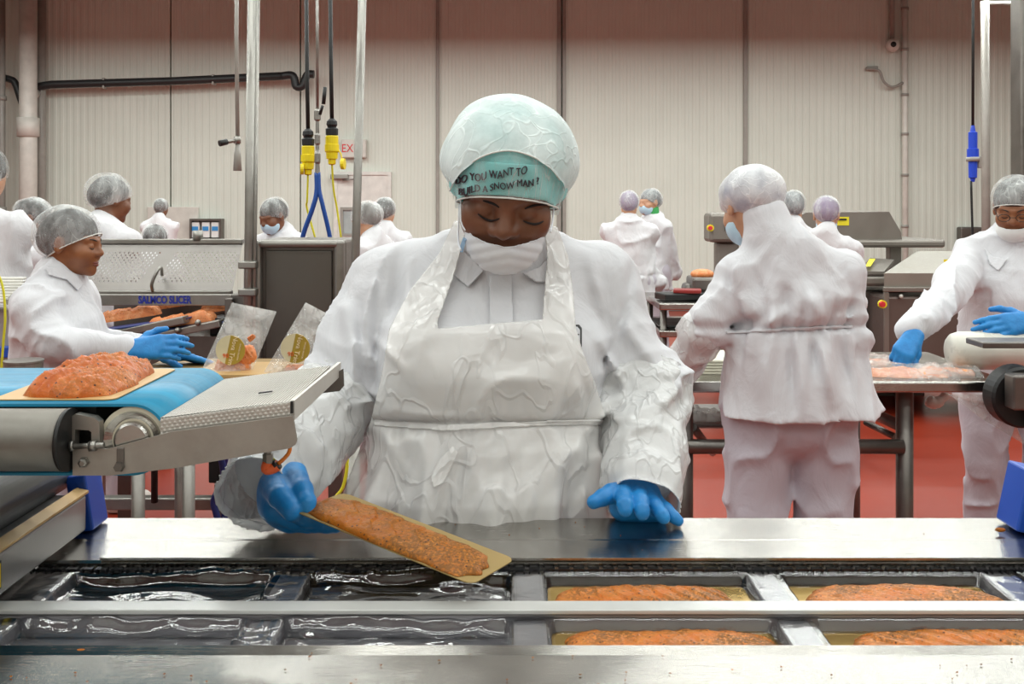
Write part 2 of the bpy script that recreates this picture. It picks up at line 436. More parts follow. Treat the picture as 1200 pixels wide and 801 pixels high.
CONDUIT = plain('grey_conduit_paint', '#98948d', .4)
WPIPE = plain('white_pipe_paint', '#d4d0c8', .4)
def vpipe(px, d, r, y0, y1, name, label, cat, mat, collars=()):
    mb = MB(); a = P(px, y0, d); b = P(px, y1, d); mb.cyl(a, b, r, 14)
    for y in collars: c = P(px, y, d); mb.cyl(c-(0, 0, .03), c+(0, 0, .03), r*1.35, 14)
    return solo(name, label, cat, mb, mat)
def trim(n, px, wd, mat=CONDUIT):
    x = (px-600)/F*DW; struct('trim_%d' % n, MB().box2((x-wd/2, DW-.05, 0), (x+wd/2, DW+.02, 5.6), .008), mat)
trim(1, 513, .045); trim(2, 655, .06); trim(3, 661, .05); trim(4, 873, .06); trim(5, 51, .05)
struct('baseboard_back', MB().box2((-11, DW-.06, 0), (11, DW, .22), .01), plain('grey_kerb', '#8b8580', .7))
# door, with frame, window and closer
DOORM = plain('white_door_paint', '#dedbd5', .45)
x0, x1 = (392-600)/F*DW, (459-600)/F*DW; zt = P(0, 201, DW)[2]
d1 = bpy.data.objects.new('door_1', None); COL.objects.link(d1); d1.location = ((x0+x1)/2, DW-.06, 0); ORG['door_1'] = np.array(d1.location); d1['kind'] = 'structure'
def rect_frame(mb, xa, xb, za, zb, y0, y1, t):
    mb.box2((xa, y0, za), (xa+t, y1, zb)); mb.box2((xb-t, y0, za), (xb, y1, zb)); mb.box2((xa+t, y0, zb-t), (xb-t, y1, zb)); 
    if za > .01: mb.box2((xa+t, y0, za), (xb-t, y1, za+t))
    return mb
part('door_frame', rect_frame(MB(), x0, x1, 0, zt, DW-.07, DW-.01, .05), DOORM, d1)
wx0, wx1, wz0, wz1 = (402-600)/F*DW, (431-600)/F*DW, P(0, 274, DW)[2], P(0, 245, DW)[2]
lf = MB(); lf.box2((x0+.05, DW-.05, 0), (wx0, DW-.02, zt-.05)); lf.box2((wx1, DW-.05, 0), (x1-.05, DW-.02, zt-.05)); lf.box2((wx0, DW-.05, 0), (wx1, DW-.02, wz0)); lf.box2((wx0, DW-.05, wz1), (wx1, DW-.02, zt-.05))
part('door_leaf', lf, DOORM, d1)
wf = part('window_frame', rect_frame(MB(), wx0-.03, wx1+.03, wz0-.03, wz1+.03, DW-.065, DW-.03, .04), CONDUIT, d1)
gl = plain('door_glass', '#c8cfd0', .1, alpha=.5); part('pane', MB().box2((wx0, DW-.04, wz0), (wx1, DW-.034, wz1)), gl, wf)
cl = MB(); c = P(398, 207, DW-.1); cl.box(c, (.26, .07, .07), None, .012); cl.tube([c+(0.05, -.02, -.05), c+(.2, -.06, -.04), c+(.24, .02, -.02)], .012, 6)
part('door_closer', cl, STEEL, d1)
part('door_handle', MB().cyl(P(455, 300, DW-.1), P(446, 300, DW-.1), .015, 8), STEEL, d1)
# black drain pipe along the wall, its riser pipes
BLK = plain('black_pipe_plastic', '#262829', .45)
dp = 14.3
pts = [P(40, 108, dp), P(46, 101, dp), P(60, 99, dp), P(200, 95, dp), P(330, 89, dp), P(341, 88, dp), P(345, 92, dp), P(347, 101, dp), P(354, 101, dp), P(358, 92, dp), P(361, 87, dp), P(368, 87, dp)]
mb = MB(); mb.tube(pts[:5], .058, 12); mb.tube(curve(pts[4:], 4), .058, 12)
dpipe = thing('drain_pipe', 'long black drain pipe running across the back wall with a u bend', 'pipe', P(200, 95, dp)); part('pipe', mb, BLK, dpipe)
for q in (122, 250): c = P(q, 97.5-(q-122)*.033, dp); part('pipe_clip', MB().box(c+(0, .03, .0), (.03, .14, .15), None, .006), CONDUIT, dpipe)
mb = MB(); mb.tube(curve([P(-60, 84, dp), P(-5, 90, dp), P(12, 93, dp), P(18, 98, dp), P(24, 115, dp), P(29, 129, dp)], 4), .05, 12)
solo('hose', 'short bent black pipe joining the tall white riser pipe from the left', 'pipe', mb, BLK)
rp = thing('riser_pipe', 'thick white vertical riser pipe against the back wall', 'pipe', P(33, 420, 14.1))
part('pipe', MB().cyl(P(33, -70, 14.1), P(33, 420, 14.1), .12, 20), WPIPE, rp)
part('collar', MB().cyl(P(33, 138, 14.1), P(33, 160, 14.1), .15, 20), WPIPE, rp)
mb = MB(); mb.tube([P(33, 128, 14.05), P(29, 129, dp)], .07, 10); mb.tube([P(34, 117, 14.05), P(41, 108, dp)], .075, 10); part('branch', mb, WPIPE, rp)
vpipe(48, 14.38, .07, -70, 420, 'riser_pipe', 'grey painted pipe right behind the thick white riser pipe', 'pipe', CONDUIT)
vpipe(2, 14.2, .05, -70, 420, 'conduit', 'slim grey conduit on the back wall at the left picture edge', 'conduit', CONDUIT, (115, 245))
# ceiling services
sp = thing('strut_post', 'tall double stainless post rising in front of the perforated guard', 'post', P(290, 605, 3.9))
part('tube', MB().cyl(P(296, -60, 3.9), P(287, 605, 3.9), .0165, 14), STEEL, sp); part('tube', MB().cyl(P(302, -60, 3.92), P(294, 605, 3.92), .011, 12), STEEL, sp)
for q in (310, 342): part('clamp', MB().box(P(291, q, 3.9), (.07, .05, .03), None, .006), STEEL, sp)
vp = thing('post', 'slightly leaning stainless post right of the framed steel cabinet', 'post', P(411, 480, 3.7))
part('tube', MB().cyl(P(426, -60, 3.7), P(409, 600, 3.7), .0155, 14), STEEL, vp)
aw = thing('water_line', 'thin grey drop pipe with a small lever valve left of the double post', 'pipe', P(277, 196, 5.5))
part('pipe', MB().tube([P(278, -60, 5.5), P(277, 40, 5.5), P(278.5, 165, 5.5)], .011, 10), CONDUIT, aw)
part('valve', MB().cyl(P(278, 160, 5.5), P(278, 168, 5.5), .02, 10).tube([P(278, 164, 5.5), P(266, 166.5, 5.45)], .01, 8), STEEL, aw)
part('lever', MB().tube([P(266, 166, 5.45), P(257, 168, 5.42)], .017, 8), BLACK, aw)
part('hose_tail', MB().tube([P(278.5, 168, 5.5), P(278.3, 182, 5.5), P(278.3, 200, 5.5)], [.012, .02, .024], 8), CONDUIT, aw)
YEL = plain('yellow_plug_plastic', '#ecd416', .4); BLUEH = plain('blue_hose_rubber', '#1d4d9c', .4); CORD = plain('yellow_cord', '#d9d22c', .5)
def plug(px, y0, d, label, cap):
    t = thing('power_connector', label, 'connector', P(px, y0+55, d))
    k = d/F
    part('cable', MB().tube([P(px-2.5, -60, d), P(px-1, y0-60, d), P(px, y0, d)], 2.4*k, 10), BLACK, t)
    part('gland', MB().lathe(P(px, y0, d), (0, 0, -1), [(-3*k, 3*k), (0, 6*k), (4*k, 6.5*k), (7*k, 5*k), (9*k, 7.4*k), (16*k, 7.2*k), (17*k, 5*k)], 14), BLACK, t)
    part('plug_body', MB().lathe(P(px, y0+17, d), (0, 0, -1), [(0, 7*k), (1*k, 7.5*k), (10*k, 7.5*k), (10.5*k, 8.4*k), (18*k, 8.4*k), (20*k, 7*k), (27*k, 6.5*k), (27.5*k, 4.6*k), (33*k, 4.4*k), (34*k, 3*k)], 18), YEL, t)
    cp = MB(); c = P(px+cap[0], y0+cap[1], d-.02)
    cp.lathe(c, (cap[0], -1.5, 0), [(-2*k, 4*k), (-2*k, 6.5*k), (2*k, 6.5*k), (2.2*k, 5*k)], 14); cp.tube([c, P(px+cap[0]*.8, y0+cap[1]-12, d-.01), P(px+3*np.sign(cap[0]), y0+27, d)], .9*k, 6)
    part('plug_cap', cp, YEL, t)
    e = cap[2]; part('cord', MB().tube(curve([P(px, y0+49, d), P(px-1 if cap[0] < 0 else px+2, y0+80, d+.02)]+[P(a, b, d+.04) for a, b in e], 5), 1.25*k, 6), CORD, t)
plug(361, 154, 5.2, 'yellow power connector on a black cable, the lower of two', (-7, 44, [(360, 245), (372, 290), (376, 330)]))
plug(389, 142, 5.25, 'yellow power connector on a black cable, the higher of two', (13, 50, [(395, 245), (401, 290), (404, 330)]))
hl = thing('hose_drop', 'steel drop pipe with lever valve splitting into two blue hoses', 'hose', P(372, 205, 5.1)); k = 5.1/F
part('pipe', MB().cyl(P(371.5, -60, 5.1), P(372, 130, 5.1), 1.7*k, 10), STEEL, hl)
part('valve', MB().lathe(P(372, 128, 5.1), (0, 0, -1), [(0, 2.5*k), (2*k, 4*k), (12*k, 4*k), (14*k, 2*k), (28*k, 2.2*k), (30*k, 3.4*k), (40*k, 3.4*k), (42*k, 2.2*k), (48*k, 2.4*k), (52*k, 3.6*k), (62*k, 3.6*k), (64*k, 2.6*k), (75*k, 3*k)], 12), STEEL, hl)
part('lever', MB().tube([P(375, 134, 5.07), P(378, 124, 5.05)], 1.8*k, 8).tube([P(379, 122, 5.05), P(381, 102, 5.04)], 2.3*k, 8), BLACK, hl)
part('blue_hose', MB().tube(curve([P(371, 202, 5.1), P(371, 225, 5.1), P(366, 245, 5.1), P(354, 280, 5.12), P(345, 330, 5.15)], 6), 2.8*k, 10), BLUEH, hl)
part('blue_hose', MB().tube(curve([P(373, 202, 5.1), P(374, 222, 5.1), P(378, 240, 5.1), P(387, 280, 5.12), P(393, 330, 5.15)], 6), 2.6*k, 10), BLUEH, hl)
# exit sign, dispenser and small things on the back wall
def text_mesh(s, size, extrude=.001, bold=0.):
    cu = bpy.data.curves.new('t', 'FONT'); cu.body = s; cu.size = size; cu.extrude = extrude; cu.align_x = 'CENTER'; cu.align_y = 'CENTER'; cu.resolution_u = 3; cu.offset = bold*size
    ob = bpy.data.objects.new('t', cu); COL.objects.link(ob); dg = bpy.context.evaluated_depsgraph_get(); dg.update()
    me = bpy.data.meshes.new_from_object(ob.evaluated_get(dg)); V = np.array([tuple(v.co) for v in me.vertices]); Fc = [tuple(p.vertices) for p in me.polygons]
    bpy.data.objects.remove(ob); bpy.data.curves.remove(cu); bpy.data.meshes.remove(me); return V, Fc
def text_at(mb, s, size, c, ux, uy, un, wscale=1., bold=0.):
    V, Fc = text_mesh(s, size, .001, bold); c = np.asarray(c, float); ux, uy, un = [np.asarray(q, float)/np.linalg.norm(q) for q in (ux, uy, un)]
    mb.add(c+V[:, :1]*wscale*ux+V[:, 1:2]*uy+V[:, 2:]*un, Fc); return mb
RED = plain('red_letter_paint', '#d8353a', .4)
es = thing('exit_sign', 'small white exit sign with red letters above the door', 'sign', P(415, 186, DW-.2))
part('housing', MB().box(P(415, 174, DW-.06), (.36, .12, .27), None, .015), WPIPE, es)
part('letters', text_at(MB(), 'EXIT', .17, P(412, 174, DW-.124), (1, 0, 0), (0, 0, 1), (0, -1, 0), .85), RED, es)
ds = thing('dispenser', 'steel framed wall dispenser with three white glove boxes', 'dispenser', P(244, 281, DW-.2))
part('frame', rect_frame(MB(), P(226, 0, DW)[0], P(263, 0, DW)[0], P(0, 281, DW)[2], P(0, 256, DW)[2], DW-.16, DW, .03), STEELD, ds)
part('back_plate', MB().box2((P(227, 0, DW)[0], DW-.03, P(0, 280, DW)[2]), (P(262, 0, DW)[0], DW-.01, P(0, 257, DW)[2])), STEELD, ds)
for q in (232, 244, 255):
    bx = solo('glove_box', 'white glove box with a blue panel, %s in the wall dispenser' % {232: 'first of three', 244: 'middle one', 255: 'last of three'}[q], 'box', MB().box2((P(q-4.5, 0, DW)[0], DW-.13, P(0, 278, DW)[2]), (P(q+4.5, 0, DW)[0], DW-.03, P(0, 260, DW)[2]), .008), plain('white_card', '#e6e4e2', .6), 'glove boxes in the wall dispenser')
    part('box_panel', MB().box2((P(q-3.5, 0, DW)[0], DW-.136, P(0, 270, DW)[2]), (P(q+3.5, 0, DW)[0], DW-.129, P(0, 265, DW)[2])), plain('blue_print', '#3b8fd0', .5), bx)
solo('wall_box', 'pale flat notice board low on the back wall', 'board', MB().box(P(203, 262, DW-.03), (.75, .04, .5), None, .01), WPIPE)
cm = thing('security_camera', 'white dome camera high on the back wall', 'camera', P(1046, 60, DW-.1))
part('housing', MB().ball(P(1046, 53, DW-.12), .1, 10), WPIPE, cm); part('lens', MB().ball(P(1047, 52, DW-.2), .042, 8), BLACK, cm)
part('drop_conduit', MB().cyl(P(1045.5, -70, DW-.06), P(1045.5, 46, DW-.06), .035, 10), CONDUIT, cm)
cd2 = thing('conduit', 'pale vertical conduit with couplings beside the dome camera', 'conduit', P(1061, 420, DW-.08))
part('pipe', MB().cyl(P(1060, -70, DW-.08), P(1061, 420, DW-.08), .042, 12), WPIPE, cd2)
for y in (10, 58, 111, 157, 205, 265): part('coupling', MB().cyl(P(1060.5, y-1.5, DW-.08), P(1060.5, y+1.5, DW-.08), .055, 12), CONDUIT, cd2)
hs = MB(); hs.tube(curve([P(1058, 97, DW-.1), P(1046, 102, DW-.12), P(1036, 96, DW-.12), P(1031, 84, DW-.1), P(1024, 81, DW-.08), P(1014, 81, DW-.06)], 5), .02, 8); hs.box(P(1022, 80, DW-.04), (.16, .06, .06), None, .01)
solo('wall_bracket', 'curved grey cable bracket on the wall below the dome camera', 'bracket', hs, CONDUIT)
bp = thing('power_connector', 'bright blue inline power connector hanging on the right', 'connector', P(1139, 300, 6.3)); k = 6.3/F; BLUP = plain('blue_plug_plastic', '#1f46c8', .35)
part('cable', MB().tube([P(1140.5, -60, 6.3), P(1140, 152, 6.3)], 1.7*k, 8).tube(curve([P(1138, 212, 6.3), P(1139, 250, 6.3), P(1141, 310, 6.3)], 4), 1.4*k, 8), BLACK, bp)
part('plug_body', MB().lathe(P(1140, 150, 6.3), (0, 0, -1), [(-3*k, 2*k), (4*k, 3*k), (5*k, 5*k), (24*k, 5*k), (24.5*k, 6.5*k), (38*k, 6.5*k), (38.5*k, 5*k), (58*k, 4.6*k), (59*k, 3*k), (63*k, 2*k)], 16), BLUP, bp)
part('locking_ring', MB().cyl(P(1140, 184, 6.3), P(1140, 189, 6.3), 7.4*k, 16).box(P(1148, 190, 6.3), (4*k, 4*k, 14*k), None, .004), CONDUIT, bp)
vr = thing('riser_pipe', 'grey vertical pipe with a short top branch near the picture\'s right edge', 'pipe', P(1155, 420, 12))
part('pipe', MB().cyl(P(1154, -70, 12), P(1156, 420, 12), .05, 14), CONDUIT, vr); part('branch', MB().cyl(P(1155, 3, 12), P(1188, 3, 12), .03, 10), CONDUIT, vr)
solo('column', 'dark steel column cut by the right picture edge', 'column', MB().box2((P(1190, 0, 9)[0], 8.9, 0), (P(1206, 0, 9)[0], 9.1, 5.55), .015), STEELD)
solo('wall_box', 'small grey switch box on the back wall behind the bespectacled worker', 'box', MB().box(P(1136, 281, DW-.08), (.32, .14, .38), None, .02), STEELD)
# ------------------------------------------------------------ the packing line in the foreground
TZ = 1.10
RAIL = steel('worn_rail_steel', '#b3b0aa', .18, (.25, 14, 14), .26, 5., 1.0)
DIE = steel('grey_die_metal', '#a9a7ab', .36, (1, 1, 1), .15, 5., .25)
DARKM = plain('black_chain_plastic', '#17181a', .35)
pm = thing('packing_machine', 'long stainless steel tray packing machine under the salmon packs', 'machine', (0, 1.2, 0))
XL, XR = -.98, 1.02
def profile(name, pts, x0, x1, mat, parent, label=None):
    n = len(pts); V = np.array([(x, p[0], p[1]) for x in (x0, x1) for p in pts])
    mb = MB(); mb.add(V, [tuple(range(n)), tuple(range(2*n-1, n-1, -1))]+[(i, i+n, (i+1) % n+n, (i+1) % n) for i in range(n)])
    return part(name, mb, mat, parent, label)
rr = profile('rear_rail', [(1.432, TZ), (1.342, TZ), (1.335, TZ-.001), (1.272, TZ-.0035), (1.268, TZ-.006), (1.268, TZ-.02), (1.432, TZ-.02)], -.604, XR, RAIL, pm)
part('rail_cover', MB().box2((-.525, 1.2685, TZ-.0030), (XR, 1.334, TZ+.0008), .0004), RAIL, pm)
profile('front_rail', [(1.019, TZ-.025), (1.019, TZ-.001), (1.015, TZ+.0015), (.998, TZ-.001), (.7, TZ-.001), (.7, TZ-.025)], XL, XR, RAIL, pm)
part('front_panel', MB().box2((XL, .72, .35), (XR, 1.005, TZ-.03), .004), STEELD, pm); part('rear_panel', MB().box2((XL, 1.285, .35), (XR, 1.415, TZ-.025), .004), STEELD, pm); part('inner_tray', MB().box2((XL, 1.005, .9), (XR, 1.285, 1.02)), STEELD, pm)
for x in (-.9, .95):
    for y in (.8, 1.36): part('leg', MB().cyl((x, y, 0), (x, y, .36), .025, 12), STEEL, pm)
part('die_plate', MB().box2((-.64, 1.02, 1.03), (XR, 1.266, 1.064)), DIE, pm)
for xa, xb in ((-.64, -.552), (-.292, -.256), (.002, .038), (.297, .332), (.592, .626), (.886, 1.02)):
    part('die_bar', MB().box2((xa, 1.021, 1.064), (xb, 1.265, 1.0855), .004), DIE, pm)
part('die_rail', MB().box2((-.64, 1.117, 1.064), (XR, 1.133, 1.0905), .002), DIE, pm)
part('crossbar', MB().box2((-.60, 1.110, 1.0935), (XR, 1.1375, 1.0985), .0012), plain('pale_crossbar_plastic', '#c9c9c6', .22, .1), pm)
part('side_frame', MB().box2((-.76, 1.02, 1.0), (-.645, 1.267, 1.088), .004), DARKM, pm)
part('chain_bed', MB().box2((-.64, 1.262, 1.07), (XR, 1.268, 1.084)), DARKM, pm)
lk0 = None
for i in range(88):
    x = -.63+i*.0188
    if lk0 is None:
        mb = MB(); mb.box((x, 1.2585, 1.0905), (.0135, .0075, .002)); mb.box((x-.006, 1.257, 1.089), (.002, .009, .006)); mb.box((x+.006, 1.257, 1.089), (.002, .009, .006)); mb.box((x+.0094, 1.2585, 1.0885), (.0075, .004, .002))
        lk0 = part('chain_link', mb, plain('dark_chain_metal', '#3a3a3d', .25, .8), pm, origin=(x, 1.2585, 1.09)); x00 = x
    else:
        o = lk0.copy(); COL.objects.link(o); o.parent = pm; o.location.x = lk0.location.x+(x-x00)
for i in range(14):
    o = part('chain_link', MB().box((-.652+.004*(i % 2), 1.03+i*.017, 1.0905), (.016, .012, .003), None, .001), plain('dark_chain_metal', '#3a3a3d', .25, .8), pm)
# clear forming film with its pockets
nx, ny = 900, 130
X, Y = np.meshgrid(np.linspace(-.638, XR, nx), np.linspace(1.022, 1.262, ny), indexing='ij')
Z = np.full(X.shape, 1.0885); dep = np.zeros(X.shape); wr = np.zeros(X.shape)
for ci, xc in enumerate((-.422, -.127, .1675, .462, .7565)):
    for yc in (1.0645, 1.199):
        q = np.maximum(np.abs(X-xc)-.1275+.012, 0)**2+np.maximum(np.abs(Y-yc)-.0535+.012, 0)**2
        sd = np.sqrt(q)-.012+np.minimum(np.maximum(np.abs(X-xc)-.1155, np.abs(Y-yc)-.0415), 0)
        f = np.clip(-sd/.010, 0, 1); f = f*f*(3-2*f); dep = np.maximum(dep, f)
        if ci < 2: wr = np.maximum(wr, np.exp(-(sd/.028)**2))
R3 = np.stack([X, Y, X*0], -1).reshape(-1, 3)
nz = vnoise(R3*np.array((26, 60, 1)), 3).reshape(X.shape); n2 = ridge(R3*np.array((14, 34, 1))+5, 8).reshape(X.shape); n3 = vnoise(R3*np.array((80, 150, 1)), 5).reshape(X.shape); n4 = ridge(R3*np.array((60, 9, 1))+2, 12).reshape(X.shape)
loose = np.clip((-.0-X)/.04, 0, 1)
Z = Z-dep*(.0195-.003*loose)+loose*(wr*(nz*.0030+n2*.0032+n3*.0008)+dep*(n2*.0022+nz*.0016)+(1-dep)*n4*.0008)+(1-loose)*(nz*.0004+n4*.0003)
Z = np.where((np.abs(Y-1.124) < .016), np.minimum(Z, 1.0925), Z); Z = np.maximum(Z, 1.0665)
idx = np.arange(nx*ny).reshape(nx, ny)
Fq = np.stack([idx[:-1, :-1], idx[1:, :-1], idx[1:, 1:], idx[:-1, 1:]], -1).reshape(-1, 4)
def film_mat():
    m = NM('clear_film'); t = m.t; t.nodes.remove(m.b)
    nz = m.noise(30, 4, m.co((1, 2, 1)))
    fr = m.n('ShaderNodeFresnel'); fr.inputs[0].default_value = 1.5
    gl = m.n('ShaderNodeBsdfGlossy'); gl.inputs['Roughness'].default_value = .07; gl.inputs['Color'].default_value = (1, 1, 1, 1)
    tr = m.n('ShaderNodeBsdfTransparent'); tr.inputs[0].default_value = (.93, .94, .95, 1)
    ms = m.n('ShaderNodeMixShader'); m.l(m.math('ADD', m.math('MULTIPLY', fr.outputs[0], 1.7), .07), ms.inputs[0]); m.l(tr.outputs[0], ms.inputs[1]); m.l(gl.outputs[0], ms.inputs[2])
    bp = m.n('ShaderNodeBump'); bp.inputs['Strength'].default_value = .25; bp.inputs['Distance'].default_value = .004; m.l(nz, bp.inputs['Height'])
    m.l(bp.outputs[0], gl.inputs['Normal']); m.l(bp.outputs[0], fr.inputs['Normal']); m.l(ms.outputs[0], m.out.inputs[0]); return m.m
FILM = film_mat()
fo = mesh_obj('film_web', np.stack([X, Y, Z], -1).reshape(-1, 3), Fq, FILM); fo['label'] = 'clear plastic film with formed pockets, crinkled and empty at its left'; fo['category'] = 'film'
# gold boards and salmon
GOLD = plain('gold_card', '#c9a862', .3, .75, .05, 5.)
GOLDP = plain('pale_gold_card', '#c4a06a', .45, .25, .05, 5.)
def salmon_mat(name, a, b, c, spice=.5, wet=.6):
    m = NM(name); co = m.co(); nz = m.noise(28, 6, co, .65, .5); big = m.noise(16, 3, co)
    col = m.ramp(nz, [(.3, lin(a)), (.5, lin(b)), (.72, lin(c))])
    ru = m.noise(260, 3, co, .7); rub = m.math('MULTIPLY', m.rng(big, .36, .56, .12, 1), m.rng(ru, .38, .52, 0, spice))
    col = m.mix(rub, col, lin('#80501a'))
    v = m.n('ShaderNodeTexVoronoi'); v.inputs['Scale'].default_value = 210; m.l(co, v.inputs['Vector'])
    wn = m.n('ShaderNodeTexWhiteNoise'); m.l(v.outputs['Position'], wn.inputs['Vector'])
    dot = m.math('MULTIPLY', m.rng(v.outputs['Distance'], .22, .32, 1, 0), m.rng(wn.outputs[0], .74, .76, 0, .9))
    col = m.mix(dot, col, lin('#3a1f12'))
    m.set(base=col, rough=m.rng(m.math('ADD', m.math('MULTIPLY', ru, .6), m.math('MULTIPLY', big, .5)), .35, .65, .22, .55), coat=wet*.2, coatr=.12, spec=.3, sss=0.)
    b1 = m.bump(nz, .5, .006); m.bump(m.math('ADD', ru, dot), .4, .0022, b1); return m.m
SAL = salmon_mat('spiced_salmon', '#c2641c', '#ce7628', '#da9048', 1., .3)
SALM = salmon_mat('spiced_salmon_held', '#a8560c', '#b66814', '#c47e26', 1., .1)
SALW = salmon_mat('glossy_salmon', '#b04a08', '#c8641a', '#dc8642', .5, 1.2)
def card(label, c, L, W, az, tilt=None, mat=GOLD, t=.0012, group=None):
    mb = MB(); r = .012; pl = []
    for sx, sy, a0 in ((1, 1, 0), (-1, 1, 90), (-1, -1, 180), (1, -1, 270)):
        for k in range(5): a = math.radians(a0+k*22.5); pl.append((sx*(L/2-r)+r*math.cos(a), sy*(W/2-r)+r*math.sin(a), 0))
    R = az if isinstance(az, np.ndarray) else rot('Z', az); pl = np.array(pl) @ R.T+np.asarray(c); mb.prism(pl, R @ np.array((0, 0, t)))
    return solo('gold_board', label, 'board', mb, mat, group)
def fillet_mesh(L, W, T, seed, nu=150, nv=60, taper=.25, slices=9, lump=.35, skew=.5, saw=.24):
    u, v = np.meshgrid(np.linspace(-1, 1, nu), np.linspace(-1, 1, nv), indexing='ij'); R = np.stack([u, v, u*0], -1).reshape(-1, 3)
    n1 = vnoise(R*np.array((2.2, 1.5, 1))+seed, seed).reshape(u.shape); n2 = vnoise(R*np.array((7, 4, 1))+seed, seed+1).reshape(u.shape); n3 = vnoise(R*np.array((24, 10, 1)), seed+2).reshape(u.shape); nf = vnoise(R*np.array((75, 30, 1)), seed+6).reshape(u.shape)
    e1 = vnoise(np.c_[u[:, 0]*5, u[:, 0]*0+seed, u[:, 0]*0], seed+3)[:, None]; e2 = vnoise(np.c_[v[0]*3, v[0]*0+seed, v[0]*0], seed+4)[None]
    wd = (1-taper*np.clip(u, 0, 1)**2-.12*np.clip(-u, 0, 1)**3)*(1+.07*e1); ln = 1-.13*v**2+.04*e2
    x = u*L/2*ln; y = v*W/2*wd+.02*W*n1
    hh = np.clip(1-np.abs(v)**3.2, 0, 1)**.6*np.clip(1-np.abs(u)**7, 0, 1)**.6
    ph = (u+skew*.4*v+.10*n1)*slices/2; fr = ph-np.floor(ph)
    z = T*hh*(1+lump*n1*.6+lump*.35*n2+.055*n3+.02*nf)+hh*T*saw*(fr-.5)
    z = np.maximum(z, .0004); idx = np.arange(nu*nv).reshape(nu, nv)
    Fq = np.stack([idx[:-1, :-1], idx[1:, :-1], idx[1:, 1:], idx[:-1, 1:]], -1).reshape(-1, 4)
    V = np.stack([x, y, z], -1).reshape(-1, 3); Vb = V.copy(); Vb[:, 2] = 0
    N = len(V); b = np.concatenate([idx[:-1, 0], idx[-1, :-1], idx[:0:-1, -1], idx[0, :0:-1]]); bn = np.roll(b, -1)
    return np.vstack([V, Vb]), np.vstack([Fq, Fq[:, ::-1]+N, np.stack([b, b+N, bn+N, bn], 1)])
def fillet(label, c, L, W, T, R, seed, mat, group=None, name='salmon_fillet', **k):
    V, Q = fillet_mesh(L, W, T, seed, **k); R = R if isinstance(R, np.ndarray) else rot('Z', R)
    o = mesh_obj(name, V @ R.T+np.asarray(c), Q, mat, recalc=True); o['label'] = label; o['category'] = 'salmon'
    if group: o['group'] = group
    return o
zc = 1.0712
packs = [(.1675, 1.199, 'far row of the packing line, left of its two', 'far row, left', .158, 1.189, .212, .096, 2, 180), (.1675, 1.0655, 'near row of the packing line, left of its two', 'near row, left', .172, 1.062, .236, .093, 3, 0),
         (.462, 1.199, 'far row of the packing line, right of its two', 'far row, right', .472, 1.188, .232, .098, 5, 0), (.462, 1.0655, 'near row of the packing line, right of its two', 'near row, right', .483, 1.062, .232, .095, 9, 180)]
for cx, cy, la, lb, fx, fy, L, W, sd, az in packs:
    card('gold card in the film pocket, '+la, (cx, cy, zc), .244, .102, 0, mat=GOLD, group='gold boards in the packing line')
    fillet('spiced salmon fillet lying in the packing line, %s of the four' % lb, (fx, fy, zc+.0015), L, W, .0125, az, sd, SAL, 'spiced fillets in the packing line', slices=9, lump=.16, skew=.8)
# held board and fillet
A = P(388, 592, 1.285); Bq = P(563, 662, 1.165); ax = Bq-A; LH = np.linalg.norm(ax); ax /= LH
KHAKI = plain('khaki_card', '#a58c58', .45, .25, .05, 5.)
wv = np.cross((0, 0, 1.), ax); wv /= np.linalg.norm(wv); nv_ = np.cross(ax, wv); RH = np.stack([ax, wv, nv_], 1); CH = (A+Bq)/2
card('gold card board held over the packing line in a blue glove', CH-nv_*.0015, .272, .094, RH, mat=KHAKI)
fillet('long spiced salmon fillet on the gold board held by the main worker', CH-ax*.003-wv*.008, .262, .078, .0115, RH, 12, SALM, taper=.1, slices=7, lump=.2)
# ------------------------------------------------------------ blue belt conveyor at the left
d0, d1_ = 1.10, 1.343
def belt_mat():
    m = NM('blue_belt'); nz = m.noise(5, 4, m.co((.6, 8, 1))); f = m.noise(50, 2, m.co((1, 10, 1)))
    m.set(base=m.ramp(nz, [(.3, lin('#06749a')), (.7, lin('#0f96c0'))]), rough=m.rng(f, .3, .7, .3, .42), spec=.5); m.bump(f, .08, .001); return m.m
cv = thing('conveyor', 'blue belt conveyor with ridged steel transfer plate at the left', 'conveyor', (-.6, 1.22, 0))
rc = P(155, 515, d0); RX, RZ, RR = rc[0], rc[2], .0395
arc = [(-1.15, RZ+RR)]+[(RX+RR*math.cos(a), RZ+RR*math.sin(a)) for a in np.linspace(math.pi/2, -math.pi/2, 22)]+[(-1.15, RZ-RR)]
arci = [(-1.15, RZ+RR-.003)]+[(RX+(RR-.003)*math.cos(a), RZ+(RR-.003)*math.sin(a)) for a in np.linspace(math.pi/2, -math.pi/2, 22)]+[(-1.15, RZ-RR+.003)]
n = len(arc); V = [(x, y, z) for y in (d0, d1_) for x, z in arc]+[(x, y, z) for y in (d0, d1_) for x, z in arci]; mb = MB()
fs = []
for i in range(n-1): fs += [(i, i+1, n+i+1, n+i), (2*n+i, 3*n+i, 3*n+i+1, 2*n+i+1), (i, 2*n+i, 2*n+i+1, i+1), (n+i, n+i+1, 3*n+i+1, 3*n+i)]
mb.add(V, fs); mb.sm = [True if k % 4 < 2 else False for k in range(len(fs))]
part('belt', mb, belt_mat(), cv)
CREAM = plain('cream_roller_plastic', '#cfc8b4', .5)
ro = part('end_roller', MB().cyl((RX, d0+.002, RZ), (RX, d1_-.002, RZ), RR-.003, 40), CREAM, cv)
part('roller_cap', MB().lathe((RX, d0+.004, RZ), (0, -1, 0), [(0, RR-.008), (.006, RR-.0085), (.001, .021), (.007, .0195), (.009, .017), (.009, .004)], 40), steel('polished_steel', '#b9b6b0', .16), ro)
